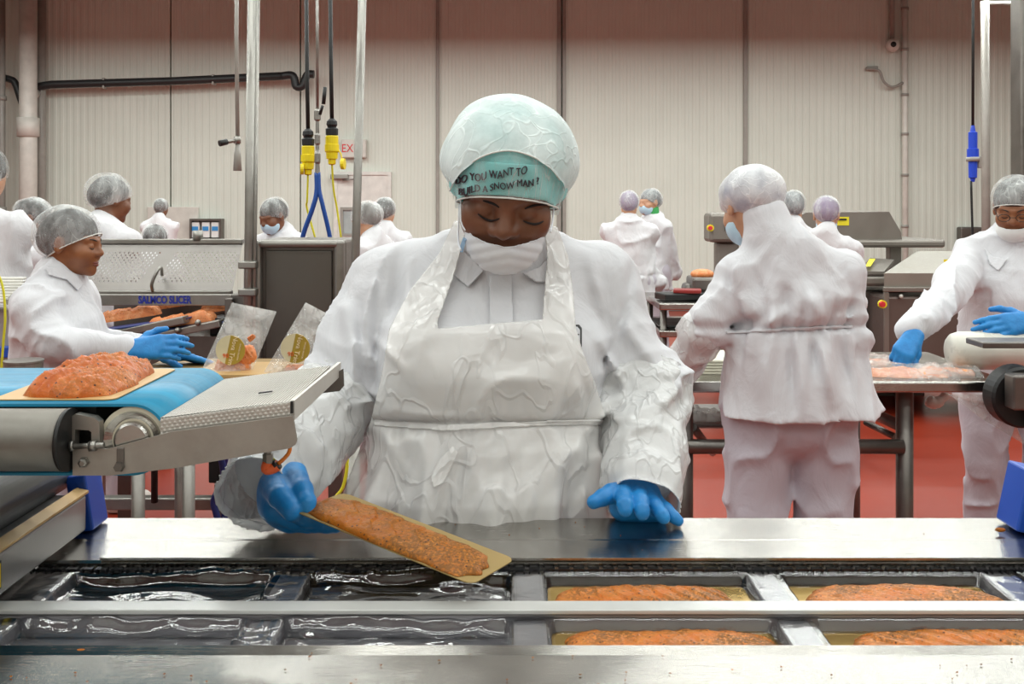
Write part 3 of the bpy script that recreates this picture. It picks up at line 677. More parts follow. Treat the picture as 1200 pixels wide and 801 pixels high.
part('bed', MB().box2((-1.15, d0+.012, RZ-RR+.006), (RX-.045, d1_-.01, RZ+RR-.006)), BLACK, cv)
mc = P(30, 515, 1.085)
mt = part('drum_motor', MB().cyl((-1.1, 1.085, mc[2]), (P(78, 515, 1.085)[0], 1.085, mc[2]), .0335, 36), steel('mottled_motor_steel', '#8d8982', .4), cv)
part('motor_end', MB().cyl((P(78, 515, 1.085)[0], 1.085, mc[2]), (P(82.5, 515, 1.085)[0], 1.085, mc[2]), .034, 36), BLACK, mt)
PLATE = steel('worn_plate_steel', '#aea8a0', .42, (1, 1, 1), .22, 14., .8)
def pplate(poly, d, t): return MB().prism([P(x, y, d) for x, y in poly], (0, t, 0))
part('side_plate', pplate([(85, 557), (85, 523), (126, 526), (200, 506), (343, 487), (348, 516), (346, 521), (340, 525), (200, 549), (130, 557)], 1.0865, .004), PLATE, cv)
part('hook_bracket', pplate([(83, 488), (88, 485), (110, 489), (116, 494), (117, 521), (107, 521), (107, 506), (104, 504), (88, 503), (87, 526), (83, 526)], 1.089, .012), PLATE, cv)
tr_ = part('tension_rod', MB().cyl(P(84, 523, 1.08), P(122, 521, 1.08), .003, 10), STEEL, cv)
for na, nb_ in ((83, 87), (105, 113)): part('nut', MB().cyl(P(na, 522.5, 1.08), P(nb_, 522, 1.08), .006, 6), STEEL, tr_)
part('bolt', MB().lathe(P(99, 541, 1.087), (0, -1, 0), [(0, .0062), (.002, .0062), (.002, .0052), (.006, .005), (.007, .003)], 6), STEEL, cv)
part('slot_bolt', MB().box(P(141, 536, 1.0855), (.008, .002, .022), None, .002).lathe(P(140.5, 546, 1.087), (0, -1, 0), [(0, .006), (.002, .006), (.006, .005)], 6), STEELD, cv)
# ridged transfer plate
fl = P(188, 489, 1.098); frr = P(340, 470, 1.098); NR = 40; mb = MB(); ya, yb = 1.098, 1.342
pw = (frr[0]-fl[0])/NR; xs = np.concatenate([fl[0]+pw*(k+np.array((0, .40, .44, .94, .98))) for k in range(NR)]); zs = fl[2]+(xs-fl[0])/(frr[0]-fl[0])*(frr[2]-fl[2]); up = np.tile((-.003, -.003, 0, 0, -.003), NR)
V = [(x, y, z+u_) for y in (ya, yb) for x, z, u_ in zip(xs, zs, up)]; N = len(xs); mb.add(V, [(i, i+1, N+i+1, N+i) for i in range(N-1)])
mb.add([(xs[0], ya, zs[0]), (xs[-1], ya, zs[-1]), (xs[-1], yb, zs[-1]), (xs[0], yb, zs[0]), (xs[0], ya, zs[0]-.004), (xs[-1], ya, zs[-1]-.004), (xs[-1], yb, zs[-1]-.004), (xs[0], yb, zs[0]-.004)], [(4, 7, 6, 5), (2, 3, 7, 6), (0, 4, 7, 3)])
RIDGE = steel('ridged_plate_steel', '#cfcac3', .42, (1, 1, 1), .1, 10., .55)
tp = part('transfer_plate', mb, RIDGE, cv)
# front lip with a raised diamond pattern
mb = MB(); nu, nv2 = 25, 5; b0, b1 = P(188, 491, 1.0955), P(340, 471, 1.0955); h_ = -.0185; sl = (b1-b0)/nu
for i in range(nu):
    for j in range(nv2):
        c0 = b0+sl*(i+.5+(.5 if j % 2 else 0)-.25)+np.array((0, 0, h_*(j+.5)/nv2)); a = sl*.47; bz = np.array((0, 0, h_/nv2*.85))
        mb.add([c0-a, c0-bz*.62, c0+a, c0+bz*.62, c0+np.array((0, -.0013, 0))], [(0, 1, 4), (1, 2, 4), (2, 3, 4), (3, 0, 4)], True)
mb.prism([b0+np.array((0, .0003, 0)), b1+np.array((0, .0003, 0)), b1+np.array((0, .0003, h_)), b0+np.array((0, .0003, h_))], (0, .003, 0))
part('diamond_lip', mb, RIDGE, cv)
part('end_plate', MB().prism([P(341, 469, 1.098), P(341, 492, 1.098), P(396, 440, 1.342), P(396, 424, 1.342)], (.004, 0, 0)), RIDGE, cv)
part('end_slot', MB().box(P(342, 477, 1.0945)+(0, 0, 0), (.003, .002, .013)), BLACK, cv)
part('slot', MB().box((fl[0]+.098, 1.17, fl[2]+.0145), (.016, .004, .0012), rot('Y', -7)), BLACK, cv)
part('under_flange', pplate([(368, 452), (402, 432), (403, 452), (398, 458), (366, 462)], 1.33, .004), STEELD, cv)
part('support_beam', MB().box2((-.95, 1.2, .35), (-.90, 1.26, RZ-RR-.002), .004).box2((-1.1, 1.15, .0), (-.8, 1.3, .03), .004).box2((-.94, 1.21, .03), (-.91, 1.25, .36)), STEELD, cv)
ORG_ = plain('orange_hose_plastic', '#e07a1f', .35)
ft = thing('air_fitting', 'orange push fitting with hose under the transfer plate', 'fitting', P(313, 556, 1.12))
part('nut', MB().lathe(P(314, 522, 1.12), (0, 0, -1), [(0, .004), (.008, .0045), (.009, .0062), (.019, .0062)], 6), STEEL, ft)
part('elbow', MB().tube(curve([P(314, 541, 1.12), P(312, 549, 1.12), P(318, 549, 1.12), P(326, 545, 1.12)], 4), .0062, 12), plain('red_orange_plastic', '#d75a23', .35), ft)
part('collar', MB().cyl(P(323, 546, 1.12), P(326, 543, 1.12), .0062, 12), BLACK, ft)
part('hose', MB().tube(curve([P(326, 543, 1.12), P(333, 537, 1.12), P(339, 529, 1.12), P(340, 519, 1.12)], 5), .0023, 10), ORG_, ft)
part('tag', MB().prism([P(316, 533, 1.125), P(325, 540, 1.125), P(317, 545, 1.125)], (0, .001, 0)), CORD, ft)
card('pale gold board under a salmon fillet on the blue belt', (-.515, 1.222, RZ+RR+.0008), .138, .212, 0, mat=GOLDP)
fillet('glossy layered salmon fillet on a board on the blue belt', (-.512, 1.225, RZ+RR+.002), .205, .108, .021, 92, 21, SALW, slices=8, lump=.4, skew=1.8, saw=.55)
# beam and roller in front of the conveyor
GREYP = plain('grey_beam_paint', '#8f8b89', .35, .4); BLUEB = plain('blue_block_plastic', '#1c4fb4', .35)
bm_ = thing('guide_beam', 'grey guide beam with gold strip and blue end block at the left', 'machine', (-.62, 1.15, TZ))
part('beam', MB().box2((-.66, .86, TZ+.006), (-.582, 1.362, TZ+.054), .003), GREYP, bm_)
part('gold_strip', MB().prism([(-.580, .86, TZ+.056), (-.580, 1.365, TZ+.056), (-.596, 1.365, TZ+.060), (-.596, .86, TZ+.060)], (0, 0, .003)), GOLDP, bm_)
part('end_block', MB().box((-.594, 1.392, TZ+.040), (.028, .052, .078), rot('Y', -9), .003), BLUEB, bm_)
part('roller', MB().cyl((-.640, .85, TZ+.079), (-.640, 1.40, TZ+.079), .030, 32), plain('dark_roller_rubber', '#3f4042', .3), bm_)
part('rod', MB().cyl((-.668, .85, TZ+.106), (-.668, 1.40, TZ+.106), .008, 12), STEEL, bm_)
st = part('warning_sticker', MB().box((-.5815, 1.118, TZ+.030), (.001, .030, .032), None, .0), BLACK, bm_)
part('sticker_face', MB().box((-.5808, 1.118, TZ+.030), (.001, .025, .027)).box((-.5803, 1.118, TZ+.03), (.0008, .004, .014), None, 0, 1), [YEL, BLACK], st)
br_ = thing('guide_beam', 'grey guide beam with a blue end block at the right', 'machine', (.72, 1.3, TZ))
part('beam', MB().box2((.715, .9, TZ+.006), (.80, 1.362, TZ+.054), .003), GREYP, br_)
part('end_block', MB().box((.715, 1.385, TZ+.043), (.04, .06, .085), rot('Y', 12), .003), BLUEB, br_)
part('side_arm', MB().box2((.732, 1.3, TZ+.004), (.80, 1.375, TZ+.03), .003), STEELD, br_)
cr = MB(); rnd = random.Random(4)
for i in range(70):
    x, y = (rnd.uniform(-.5, .7), rnd.uniform(.93, 1.0)) if i % 3 else (rnd.uniform(-.3, .65), rnd.uniform(1.285, 1.42))
    cr.ball((x, y, TZ+.0005), (rnd.uniform(.0005, .0016), rnd.uniform(.0005, .0013), .0006), 3)
cr.ball(P(1172, 623, 1.36)+np.array((0, 0, .003)), (.008, .004, .003), 5); cr.ball(P(95, 764, 1.008)+np.array((0, 0, .002)), (.006, .003, .0015), 5)
o = solo('crumbs', 'orange and brown salmon crumbs scattered on the steel rails', 'crumbs', cr, SALM); o['kind'] = 'stuff'
# ------------------------------------------------------------ slicer, cabinet and bags at the left
SL = 4.2
sl_ = thing('slicing_machine', 'steel fish slicing machine with a perforated guard behind the young worker', 'machine', P(200, 380, SL+.3)*np.array((1, 1, 0)))
GUARD = steel('guard_steel', '#8f8a86', .4, (1, 1, 1), .12, 5.)
ga, gb = P(84, 283, SL+.3), P(285, 283, SL+.3); gz0, gz1 = P(0, 343, SL+.12)[2], P(0, 283, SL+.3)[2]
def gp(u, v): return np.array((ga[0]+(gb[0]-ga[0])*u, SL+.12+.18*v, gz0+(gz1-gz0)*v))
mb = MB(); nu, nvv = 78, 20
for i in range(nu):
    for j in range(nvv):
        u0, u1, v0, v1 = i/nu, (i+1)/nu, j/nvv, (j+1)/nvv; uc, vc = (u0+u1)/2, (v0+v1)/2
        hole = (i+j) % 2 == 0 and .2 < vc < .82 and not (.50 < uc-.12*(vc-.5) < .59) and .03 < uc < .985
        if not hole: mb.add([gp(u0, v0), gp(u1, v0), gp(u1, v1), gp(u0, v1)], [(0, 1, 2, 3)])
        else:
            h = .40/nu, .46/nvv
            c4 = [gp(u0, v0), gp(u1, v0), gp(u1, v1), gp(u0, v1)]; d4 = [gp(uc, vc-h[1]), gp(uc+h[0], vc), gp(uc, vc+h[1]), gp(uc-h[0], vc)]
            mb.add(c4+d4, [(0, 1, 5, 4), (1, 2, 6, 5), (2, 3, 7, 6), (3, 0, 4, 7)])
part('perforated_guard', mb, GUARD, sl_)
part('guard_rim', MB().box2(gp(0, 1)-(0, .015, .01), gp(1, 1)+(0, .02, .012), .004).box2(gp(0, 0)-(0, .015, .02), gp(1, 0)+(0, .02, .01), .004), STEEL, sl_)
part('guard_handle', MB().tube(curve([P(179, 341, SL+.09), P(178, 332, SL+.05), P(185, 316, SL+.06), P(189, 314, SL+.1), P(190, 322, SL+.16)], 4), .007, 8), STEEL, sl_)
part('knob', MB().cyl(P(232, 282, SL+.3), P(232, 270, SL+.3), .022, 14), STEEL, sl_)
part('name_bar', MB().box2((P(112, 0, SL)[0], SL, P(0, 358, SL)[2]), (P(272, 0, SL)[0], SL+.03, P(0, 345, SL)[2]), .003), STEEL, sl_)
part('lettering', text_at(MB(), 'SALMCO SLICER', .044, P(193, 351.5, SL-.003), (1, 0, 0), (0, 0, 1), (0, -1, 0), .70, .03), plain('blue_letter_paint', '#1f2f96', .5), sl_)
part('side_frame', MB().box2((P(272, 0, SL)[0], SL-.02, P(0, 380, SL)[2]), (P(296, 0, SL)[0], SL+.3, P(0, 344, SL)[2]), .006).box2((P(284, 0, SL)[0], SL+.06, .6), (P(296, 0, SL)[0], SL+.34, gz1)).box2((P(268, 0, SL)[0], SL-.06, .55), (P(277, 0, SL)[0], SL-.03, P(0, 348, SL)[2]), .004), STEELD, sl_)
part('bed', MB().box2((P(100, 0, SL)[0], SL-.05, .55), (P(280, 0, SL)[0], SL+.4, P(0, 392, SL)[2])).box2((P(100, 0, SL)[0], SL+.30, .6), (P(284, 0, SL)[0], SL+.4, 1.12)), STEELD, sl_)
part('drive_unit', MB().box2((P(248, 0, SL)[0], SL-.02, .7), (P(272, 0, SL)[0], SL+.28, P(0, 372, SL)[2])), BLACK, sl_)
for i, (x0, y0) in enumerate(((150, 384), (192, 388))):
    t = part('blade_track', MB().box(P(x0+20, y0, SL-.1), (.36, .06, .03), rot('Y', -12)@rot('Z', -5), .004), STEEL, sl_); 
    part('track_belt', MB().box(P(x0+24, y0-5.5, SL-.06), (.36, .12, .006), rot('Y', -8), .002), plain('dark_blue_belt', '#2b3d77', .5), t)
for kx, ky in ((232, 378), (208, 387)): part('knob', MB().ball(P(kx, ky, SL-.14), .013, 8), STEEL, sl_)
for k in range(4): part('leg', MB().box2((P(112+k % 2*150, 0, SL)[0]-.03, SL+(k//2)*.34-.03, 0), (P(112+k % 2*150, 0, SL)[0]+.03, SL+(k//2)*.34+.03, .56)), STEELD, sl_)
SALB = salmon_mat('pale_salmon', '#d0703c', '#dd8852', '#eaa878', .05, .4)
for i, (px, py, L, ds, rz) in enumerate(((152, 373, .27, .06, 4), (214, 380, .28, -.02, 8), (192, 361, .24, .2, 4), (262, 363, .2, .2, 6))):
    fillet('pale salmon side on the slicing machine, ' + ('left of the front two', 'right of the front two', 'left of the two at the back', 'right of the two at the back')[i], P(px, py, SL+ds), L, .10, .045, rot('Z', rz)@rot('Y', -8), 30+i, SALB, 'salmon sides on the slicing machine', nu=50, nv=24, slices=3, lump=.2)
cb = thing('cabinet', 'framed dark steel cabinet standing behind the packed bags', 'cabinet', P(352, 560, 4.0)*np.array((1, 1, 0)))
xa, xb = P(299, 0, 4)[0], P(405, 0, 4)[0]; za, zb = .62, P(0, 281, 4)[2]
part('body', MB().box2((xa, 4.0, za), (xb, 4.35, zb), .012), STEELD, cb)
part('frame', MB().box2((xa, 3.96, za), (xa+.032, 4.0, zb), .012).box2((xb-.04, 3.96, za), (xb, 4.0, zb), .012).box2((xa+.02, 3.958, zb-.03), (xb-.02, 4.0, zb), .012).box2((xa+.02, 3.958, za), (xb-.02, 4.0, za+.03), .012), steel('frame_steel', '#9a9791', .34), cb)
part('door', MB().box2((xa+.045, 3.985, za+.04), (xb-.052, 4.002, zb-.042), .004), steel('cabinet_door_steel', '#6d6963', .42, (8, 1, .3), .08, 2.), cb)
for x in (xa+.05, xb-.05): part('leg', MB().box2((x-.03, 4.05, 0), (x+.03, 4.12, za), .004), STEELD, cb)
part('control_box', MB().box2((P(242, 0, 3.6)[0], 3.62, P(0, 568, 3.6)[2]), (P(272, 0, 3.6)[0], 3.75, .78), .006).box2((P(272, 0, 3.6)[0], 3.6, .02), (P(292, 0, 3.6)[0], 3.8, .8), .006), BLACK, cb)
# side table with bags
wt = thing('work_table', 'narrow steel worktable in front of the young worker and the bags', 'table', (-1.05, 3.1, 0))
tz = P(0, 434, 3.1)[2]
part('tabletop', MB().box2((-1.17, 2.95, tz-.05), (-.62, 3.35, tz), .006), plain('tan_board', '#937648', .5, .2), wt)
for px, r in ((162, .0185), (221, .018)): part('leg', MB().cyl(P(px, 600, 2.85)*np.array((1, 1, 0)), (P(px, 0, 2.85)[0], 2.85, tz-.04), r, 16), STEEL, wt)
part('apron_rail', MB().box2((-1.17, 2.83, tz-.07), (-.62, 2.96, tz-.045), .004), STEELD, wt)
part('lower_rail', MB().box2((P(100, 0, 3.5)[0], 3.5, P(0, 598, 3.5)[2]), (P(290, 0, 3.5)[0], 3.55, P(0, 584, 3.5)[2]), .005), STEEL, wt)
part('lower_strut', MB().cyl(P(181, 588, 3.5), P(181, 440, 3.45), .012, 8), BLACK, wt)
for x in (-1.1, -.7): part('leg', MB().cyl((x, 3.3, 0), (x, 3.3, tz-.04), .018, 12), STEEL, wt)
gb_ = solo('gold_board', 'stack edge of gold boards under the leftmost of the two bags', 'board', MB().box2((P(228, 0, 3.0)[0], 2.96, tz), (P(325, 0, 3.0)[0], 3.2, tz+.012), .002), GOLDP)
mb = MB(); mb.tube(curve([P(258, 530, 3.4), P(262, 560, 3.4), P(251, 585, 3.4), P(253, 600, 3.4), P(260, 625, 3.4)], 6), .012, 8); mb.tube(curve([P(264, 530, 3.42), P(262, 570, 3.42), P(264, 625, 3.42)], 6), .012, 8)
solo('hose', 'dark blue looped hose hanging under the worktable', 'hose', mb, plain('dark_blue_hose', '#1b2a6c', .4))
LAB = plain('gold_label_paper', '#b39a3c', .4, .2); LABP = plain('pale_label_paper', '#d8cfa8', .45); LTX = plain('cream_label_ink', '#f0ddb0', .5); LOR = plain('orange_label_ink', '#e2652c', .5)
def bag(label, quad, d, lab, sal, seed):
    q = [P(x, y, d) for x, y in quad]  # bottom-left, bottom-right, top-right, top-left
    n = 34; u, v = np.meshgrid(np.linspace(0, 1, n), np.linspace(0, 1, n), indexing='ij'); u = u.ravel(); v = v.ravel()
    B = (np.outer((1-u)*(1-v), q[0])+np.outer(u*(1-v), q[1])+np.outer(u*v, q[2])+np.outer((1-u)*v, q[3])); B[:, 1] += .10*v
    th = (1-np.abs(2*u-1)**3)*(.034*(1-v)**.8+.003)
    nz = vnoise(np.c_[u*5, v*6, u*0+seed], seed); rz = ridge(np.c_[u*4+v*2, v*4, u*0], seed+3)
    edge = np.minimum(np.minimum(u, 1-u), np.minimum(v, 1-v)); k = np.clip(edge/.1, 0, 1)
    V0 = B.copy(); V0[:, 1] -= th+k*(.006*nz+.007*rz); V1 = B.copy(); V1[:, 1] += th*.6+.002+k*.004*nz
    i = np.arange(n*n).reshape(n, n); Q = np.stack([i[:-1, :-1], i[1:, :-1], i[1:, 1:], i[:-1, 1:]], -1).reshape(-1, 4)
    t = thing('packed_bag', label, 'bag', (q[0]+q[1])/2)
    mesh_obj('film', np.vstack([V0, V1]), np.vstack([Q, Q[:, ::-1]+n*n]), BAG, t)
    c = P(lab[0], lab[1], d-.035); r = lab[2]*d/F; tilt = lab[3]
    R = rot('Y', tilt); disc = [c+R@np.array((r*math.cos(a), -.0, r*math.sin(a))) for a in np.linspace(0, 2*math.pi, 33)[:-1]]
    lb = part('round_label', MB().prism(disc, (0, .002, 0)), LAB, t)
    seg = [c+R@np.array((r*math.cos(a), -.0012, r*math.sin(a))) for a in np.linspace(math.radians(100), math.radians(260), 17)]
    part('label_side', MB().prism(seg, (0, .0008, 0)), LABP, lb)
    uy = R@np.array((1., 0, 0)); ux = R@np.array((0, 0, -1.))
    part('label_text', text_at(MB(), 'Nova Trim', r*.46, c+R@np.array((r*.18, -.002, 0)), ux, uy, (0, -1, 0)), LTX, lb)
    part('label_digits', text_at(MB(), '90', r*.42, c+R@np.array((-r*.22, -.002, -r*.45)), (1, 0, 0), (0, 0, 1), (0, -1, 0)), LOR, lb)
    part('label_small_print', text_at(MB(), 'SMOKED SALMON', r*.14, c+R@np.array((r*.6, -.002, 0)), ux, uy, (0, -1, 0)), LTX, lb)
    for j, (sx, sy, L, W) in enumerate(sal):
        f = fillet('salmon trimmings showing inside the bag', P(sx, sy, d+.0), L, W, .02, rot('X', 70)@rot('Z', 20*j), seed+j, SALB, name='trimmings', nu=30, nv=16, slices=4)
        del f['label']; del f['category']; f.parent = t; f.location = f.location-t.location
bag('clear bag with round gold label standing nearest the young worker', [(236, 434), (296, 434), (315, 369), (261, 358)], 3.05, (270, 410, 17, 12), [(273, 429, .11, .05), (289, 416, .06, .06), (295, 396, .025, .015)], 41)
bag('clear bag with round gold label leaning behind the transfer plate', [(309, 436), (362, 436), (381, 374), (350, 358)], 3.0, (346, 408, 17, 12), [(350, 434, .08, .04)], 52)
# left edge: slatted chute, wrapped parcel, cord
sc_ = thing('chute', 'white slatted chute standing behind the young worker', 'conveyor', (P(5, 0, 3.7)[0], 3.7, 0))
WPL = plain('white_slat_plastic', '#d9d6cf', .5)
for k in range(9): part('slat', MB().box(P(-4-k*.3, 326+k*3.4, 3.7-k*.02)+np.array((.0, 0, 0)), (.21, .03, .009), None, .003), WPL, sc_)
part('chute_side', MB().prism([P(38, 324, 3.72), P(40, 330, 3.7), P(8, 357, 3.5), P(6, 351, 3.5)], (.01, .01, 0)), STEELD, sc_)
part('chute_body', MB().box2((P(-60, 0, 3.7)[0], 3.62, .25), (P(24, 0, 3.7)[0], 3.95, P(0, 358, 3.7)[2]), .02), plain('wrapped_grey_film', '#aeaaa8', .3), sc_)
part('blue_edge', MB().box2((P(-60, 0, 3.6)[0], 3.58, P(0, 418, 3.6)[2]), (P(30, 0, 3.6)[0], 3.63, P(0, 406, 3.6)[2]), .003), BLUEB, sc_)
for x in (-40, 15): part('leg', MB().box2((P(x, 0, 3.7)[0], 3.7, 0), (P(x, 0, 3.7)[0]+.05, 3.75, .27)), STEELD, sc_)
solo('cord', 'yellow cord hanging down in front of the white slatted chute', 'cord', MB().tube(curve([P(-8, 310, 3.45), P(3, 335, 3.45), P(6, 370, 3.45), P(4, 400, 3.45), P(1, 440, 3.45)], 5), .0042, 6), CORD)
solo('tin', 'low round steel tin on the far side of the blue belt', 'tin', MB().lathe(P(28, 437, 2.8), (0, 0, 1), [(0, .05), (.030, .05), (.032, .053), (.037, .053), (.037, .046)], 24), STEEL)
solo('shelf_stand', 'small dark stand under the round steel tin', 'stand', MB().box2(P(6, 430, 2.87)*np.array((1, 1, 0)), (P(50, 0, 2.87)[0], 2.73, P(0, 437, 2.8)[2])), STEELD)
# post and cord seen under the main worker's arm
ps = thing('rail_stand', 'round capped steel post behind the main worker\'s bent arm', 'stand', P(414, 600, 2.5)*np.array((1, 1, 0)))
part('post', MB().cyl(P(414, 0, 2.5)*np.array((1, 1, 0)), P(414, 492, 2.5), .0165, 14), STEEL, ps)
part('cap', MB().lathe(P(416, 496, 2.5), (0, 0, 1), [(0, .022), (.02, .022), (.025, .018)], 14), STEEL, ps)
part('rail', MB().cyl(P(414, 488, 2.55), P(490, 455, 3.0), .016, 12), STEELD, ps); part('rail', MB().cyl(P(414, 520, 2.55), P(300, 522, 2.9), .014, 10), STEELD, ps)
solo('cord', 'yellow cord hanging between the main worker\'s arm and apron', 'cord', MB().tube(curve([P(404, 500, 2.45), P(407, 540, 2.45), P(402, 570, 2.45), P(390, 590, 2.45), P(385, 640, 2.45)], 5), .0045, 6), CORD)
# ------------------------------------------------------------ right table and what lies on it
rt = thing('steel_table', 'long steel worktable the broad worker stands at', 'table', (1.0, 3.5, 0))
tz2 = P(0, 447, 3.2)[2]; xl, xr = P(792, 0, 3.2)[0], P(1187, 0, 3.2)[0]
part('tabletop', MB().box2((xl, 3.2, tz2-.036), (xr, 3.85, tz2), .006), RAIL, rt)
for x, y in ((P(1060, 0, 3.28)[0], 3.28), (P(799, 0, 3.28)[0]+.01, 3.28), (P(1060, 0, 3.28)[0], 3.78), (P(799, 0, 3.28)[0]+.01, 3.78)): part('leg', MB().cyl((x, y, 0), (x, y, tz2-.03), .0275, 16), STEELD, rt)
part('lower_rail', MB().cyl((xl-.02, 3.26, P(0, 523, 3.26)[2]), (P(1058, 0, 3.26)[0], 3.26, P(0, 523, 3.26)[2]), .024, 14), STEELD, rt); part('lower_rail', MB().cyl((xl, 3.78, P(0, 523, 3.26)[2]), (P(1058, 0, 3.26)[0], 3.78, P(0, 523, 3.26)[2]), .024, 14), STEELD, rt)
for ba, bb_, br0 in ((P(1058, 500, 3.3), P(1010, 478, 3.7), .02), (P(1050, 512, 3.5), P(1015, 495, 3.75), .012), (P(812, 500, 3.3), P(835, 530, 3.7), .014)): part('brace', MB().cyl(ba, bb_, br0, 10), STEELD, rt)
part('undershelf', MB().box2((xl+.02, 3.4, P(0, 497, 3.4)[2]-.012), (.95, 3.75, P(0, 497, 3.4)[2]), .003), STEELD, rt)
for i, (px, dz, lb) in enumerate(((822, 0, 'lower one'), (815, .02, 'upper one'))):
    mb = MB(); V, Q = fillet_mesh(.22, .16, .028, 70+i, 30, 20, .1, 3, .8); mb.add(V+P(px, 496, 3.52)+np.array((0, 0, dz)), Q.tolist(), True)
    solo('plastic_pack', 'crumpled clear pack on the undershelf of the steel table, %s' % lb, 'pack', mb, BAG)
sk = thing('sheet_stack', 'stack of cream wrapping sheets on the table beside the broad worker', 'sheets', P(840, 447, 3.4))
CRM = plain('cream_sheet', '#dcd8c4', .55)
for k in range(5):
    mb = MB(); c = P(845, 441, 3.45); c[2] = tz2+.004+k*.010; mb.box(c, (.21-.008*k, .24, .009), rot('Z', (k*37 % 9)-4), .004); part('sheet', mb, CRM, sk)
def pouch(label, c, L, W, az, seed):
    t = thing('salmon_pouch', label, 'pouch', c)
    f = fillet('', c, L*.8, W*.7, .016, az, seed, SALB, name='salmon', nu=40, nv=24, slices=6, lump=.5); del f['label']; del f['category']; f.parent = t; f.location = f.location-t.location
    V, Q = fillet_mesh(L, W, .026, seed+5, 60, 40, .05, 3, .9); V[:, 2] -= .001; mesh_obj('film', V@rot('Z', az).T+c, Q, BAG, t)
c = P(1060, 446, 3.34); c[2] = tz2+.001; pouch('large clear salmon pouch under the gloved fingers', c, .34, .24, -8, 61)
c2 = P(1110, 446, 3.35); c2[2] = tz2+.001; pouch('salmon pouch nearest the white film roll', c2, .22, .17, -5, 63)
c3 = P(1035, 446, 3.55); c3[2] = tz2+.001; pouch('salmon pouch at the back of the table behind the large one', c3, .26, .17, 10, 67)
# film roll and its holder at the right edge
rl = thing('film_roll', 'thick white plastic film roll with black hub at the right edge', 'roll', P(1190, 470, 3.0))
rz_ = tz2+.068; part('roll', MB().lathe((P(1111, 0, 3.42)[0], 3.42, rz_), (1, 0, 0), [(0, .030), (.004, .045), (.016, .058), (.04, .065), (.42, .066)], 40), plain('white_roll_film', '#d6d4c9', .3), rl)
for f_ in rl.children[0].data.polygons: f_.use_smooth = True
part('core_disc', MB().lathe(P(1194, 464, 3.10), (0, -1, 0), [(-.05, .060), (-.05, .088), (-.04, .095), (.02, .095), (.03, .088), (.03, .05)], 36), BLACK, rl)
part('mount', MB().box2((P(1188, 0, 3.0)[0], 3.0, P(0, 481, 3.0)[2]), (P(1240, 0, 3.0)[0], 3.06, P(0, 440, 3.0)[2]), .006).cyl(P(1222, 481, 3.03), (P(1222, 0, 3.03)[0], 3.03, 0), .03, 14), STEELD, rl)
part('loose_film', MB().prism([P(1112, 462, 3.18), P(1176, 462, 3.18), P(1200, 520, 3.16), P(1150, 490, 3.17)], (0, .002, 0)), BAG, rl)
tr = solo('sealing_bar', 'flat black sealing bar under the bespectacled worker\'s flat hand', 'bar', MB().box2((P(1138, 0, 3.2)[0], 3.12, P(0, 404, 3.2)[2]), (P(1245, 0, 3.2)[0], 3.24, P(0, 397, 3.2)[2]), .004), STEELD)
solo('tissue', 'white scrap of paper hanging under the table edge', 'paper', MB().tube(curve([P(1085, 468, 3.6), P(1096, 472, 3.6), P(1105, 466, 3.6), P(1110, 460, 3.6)], 4), [.006]+[.022]*6+[.016]*5+[.01], 8), WPIPE)
# ------------------------------------------------------------ machines along the back at the right
MACH = steel('machine_steel', '#8c867f', .42, (1, 1, 1), .1, 3., .7); MACHP = steel('machine_panel_steel', '#6f625c', .45, (1, 1, 1), .08, 3., .6); MACHL = steel('machine_lid_steel', '#9d988f', .4, (1, 1, 1), .08, 3., .7)
YST = plain('yellow_sticker', '#e8d72a', .5)
v1 = thing('vacuum_machine', 'open lidded vacuum packing machine behind the broad worker', 'machine', P(1000, 470, 8)*np.array((1, 1, 0)))
def pr(poly, d, t): return MB().prism([P(x, y, d) for x, y in poly], (0, t, 0))
part('lid', pr([(930, 290), (930, 256), (945, 249), (1042, 248), (1056, 272), (1058, 288)], 8.0, .7), MACH, v1)
part('lid_rim', MB().box2(P(925, 290, 7.95), P(1062, 277, 8.75), .02), MACH, v1)
for hx in (1043, 932): part('hinge_post', MB().box2(P(hx, 470, 8.1)*np.array((1, 1, 0)), P(hx+8, 286, 8.2), .01), MACH, v1)
part('base', MB().box2(P(925, 440, 8.0)*np.array((1, 1, 0))+np.array((0, 0, .25)), P(1062, 335, 8.8), .02).box2(P(940, 470, 8.1)*np.array((1, 1, 0)), P(1050, 470, 8.7)*np.array((1, 1, 0))+np.array((0, 0, .26))), MACHP, v1)
part('sticker', pr([(978, 254), (995, 254), (995, 264), (978, 264)], 7.995, .004).box2(P(981, 258, 7.985), P(992, 256, 7.99), 0, 1), [YST, BLACK], v1)
v2 = thing('vacuum_machine', 'large closed vacuum packing machine behind the bespectacled worker', 'machine', P(1110, 470, 7)*np.array((1, 1, 0)))
dm = 7.2
mb = MB(); a = [P(1036, 338, dm), P(1196, 338, dm), P(1196, 320, dm), P(1036, 320, dm)]; b = [P(1060, 318, dm+.7), P(1190, 318, dm+.7), P(1180, 294, dm+.6), P(1075, 294, dm+.6)]
mb.add(np.array(a+b), [(0, 1, 2, 3), (4, 7, 6, 5), (3, 2, 6, 7), (0, 3, 7, 4), (1, 5, 6, 2), (0, 4, 5, 1)]); part('lid', mb, MACHL, v2)
part('front_panel', MB().box2(P(1036, 462, dm)*np.array((1, 1, 0))+np.array((0, 0, .2)), P(1196, 337, dm+.72), .02), MACHP, v2)
part('panel_edge', MB().box2(P(1036, 342, dm-.03), P(1196, 336, dm), .006).box2(P(1036, 440, dm-.02), P(1041, 342, dm), .004), MACH, v2)
part('side_unit', MB().box2(P(1003, 335, dm+.2), P(1036, 318, dm+.7), .02).prism([P(1004, 318, dm+.2), P(1036, 318, dm+.2), P(1048, 304, dm+.6), P(1020, 302, dm+.6)], (0, .0, -.02)), MACH, v2)
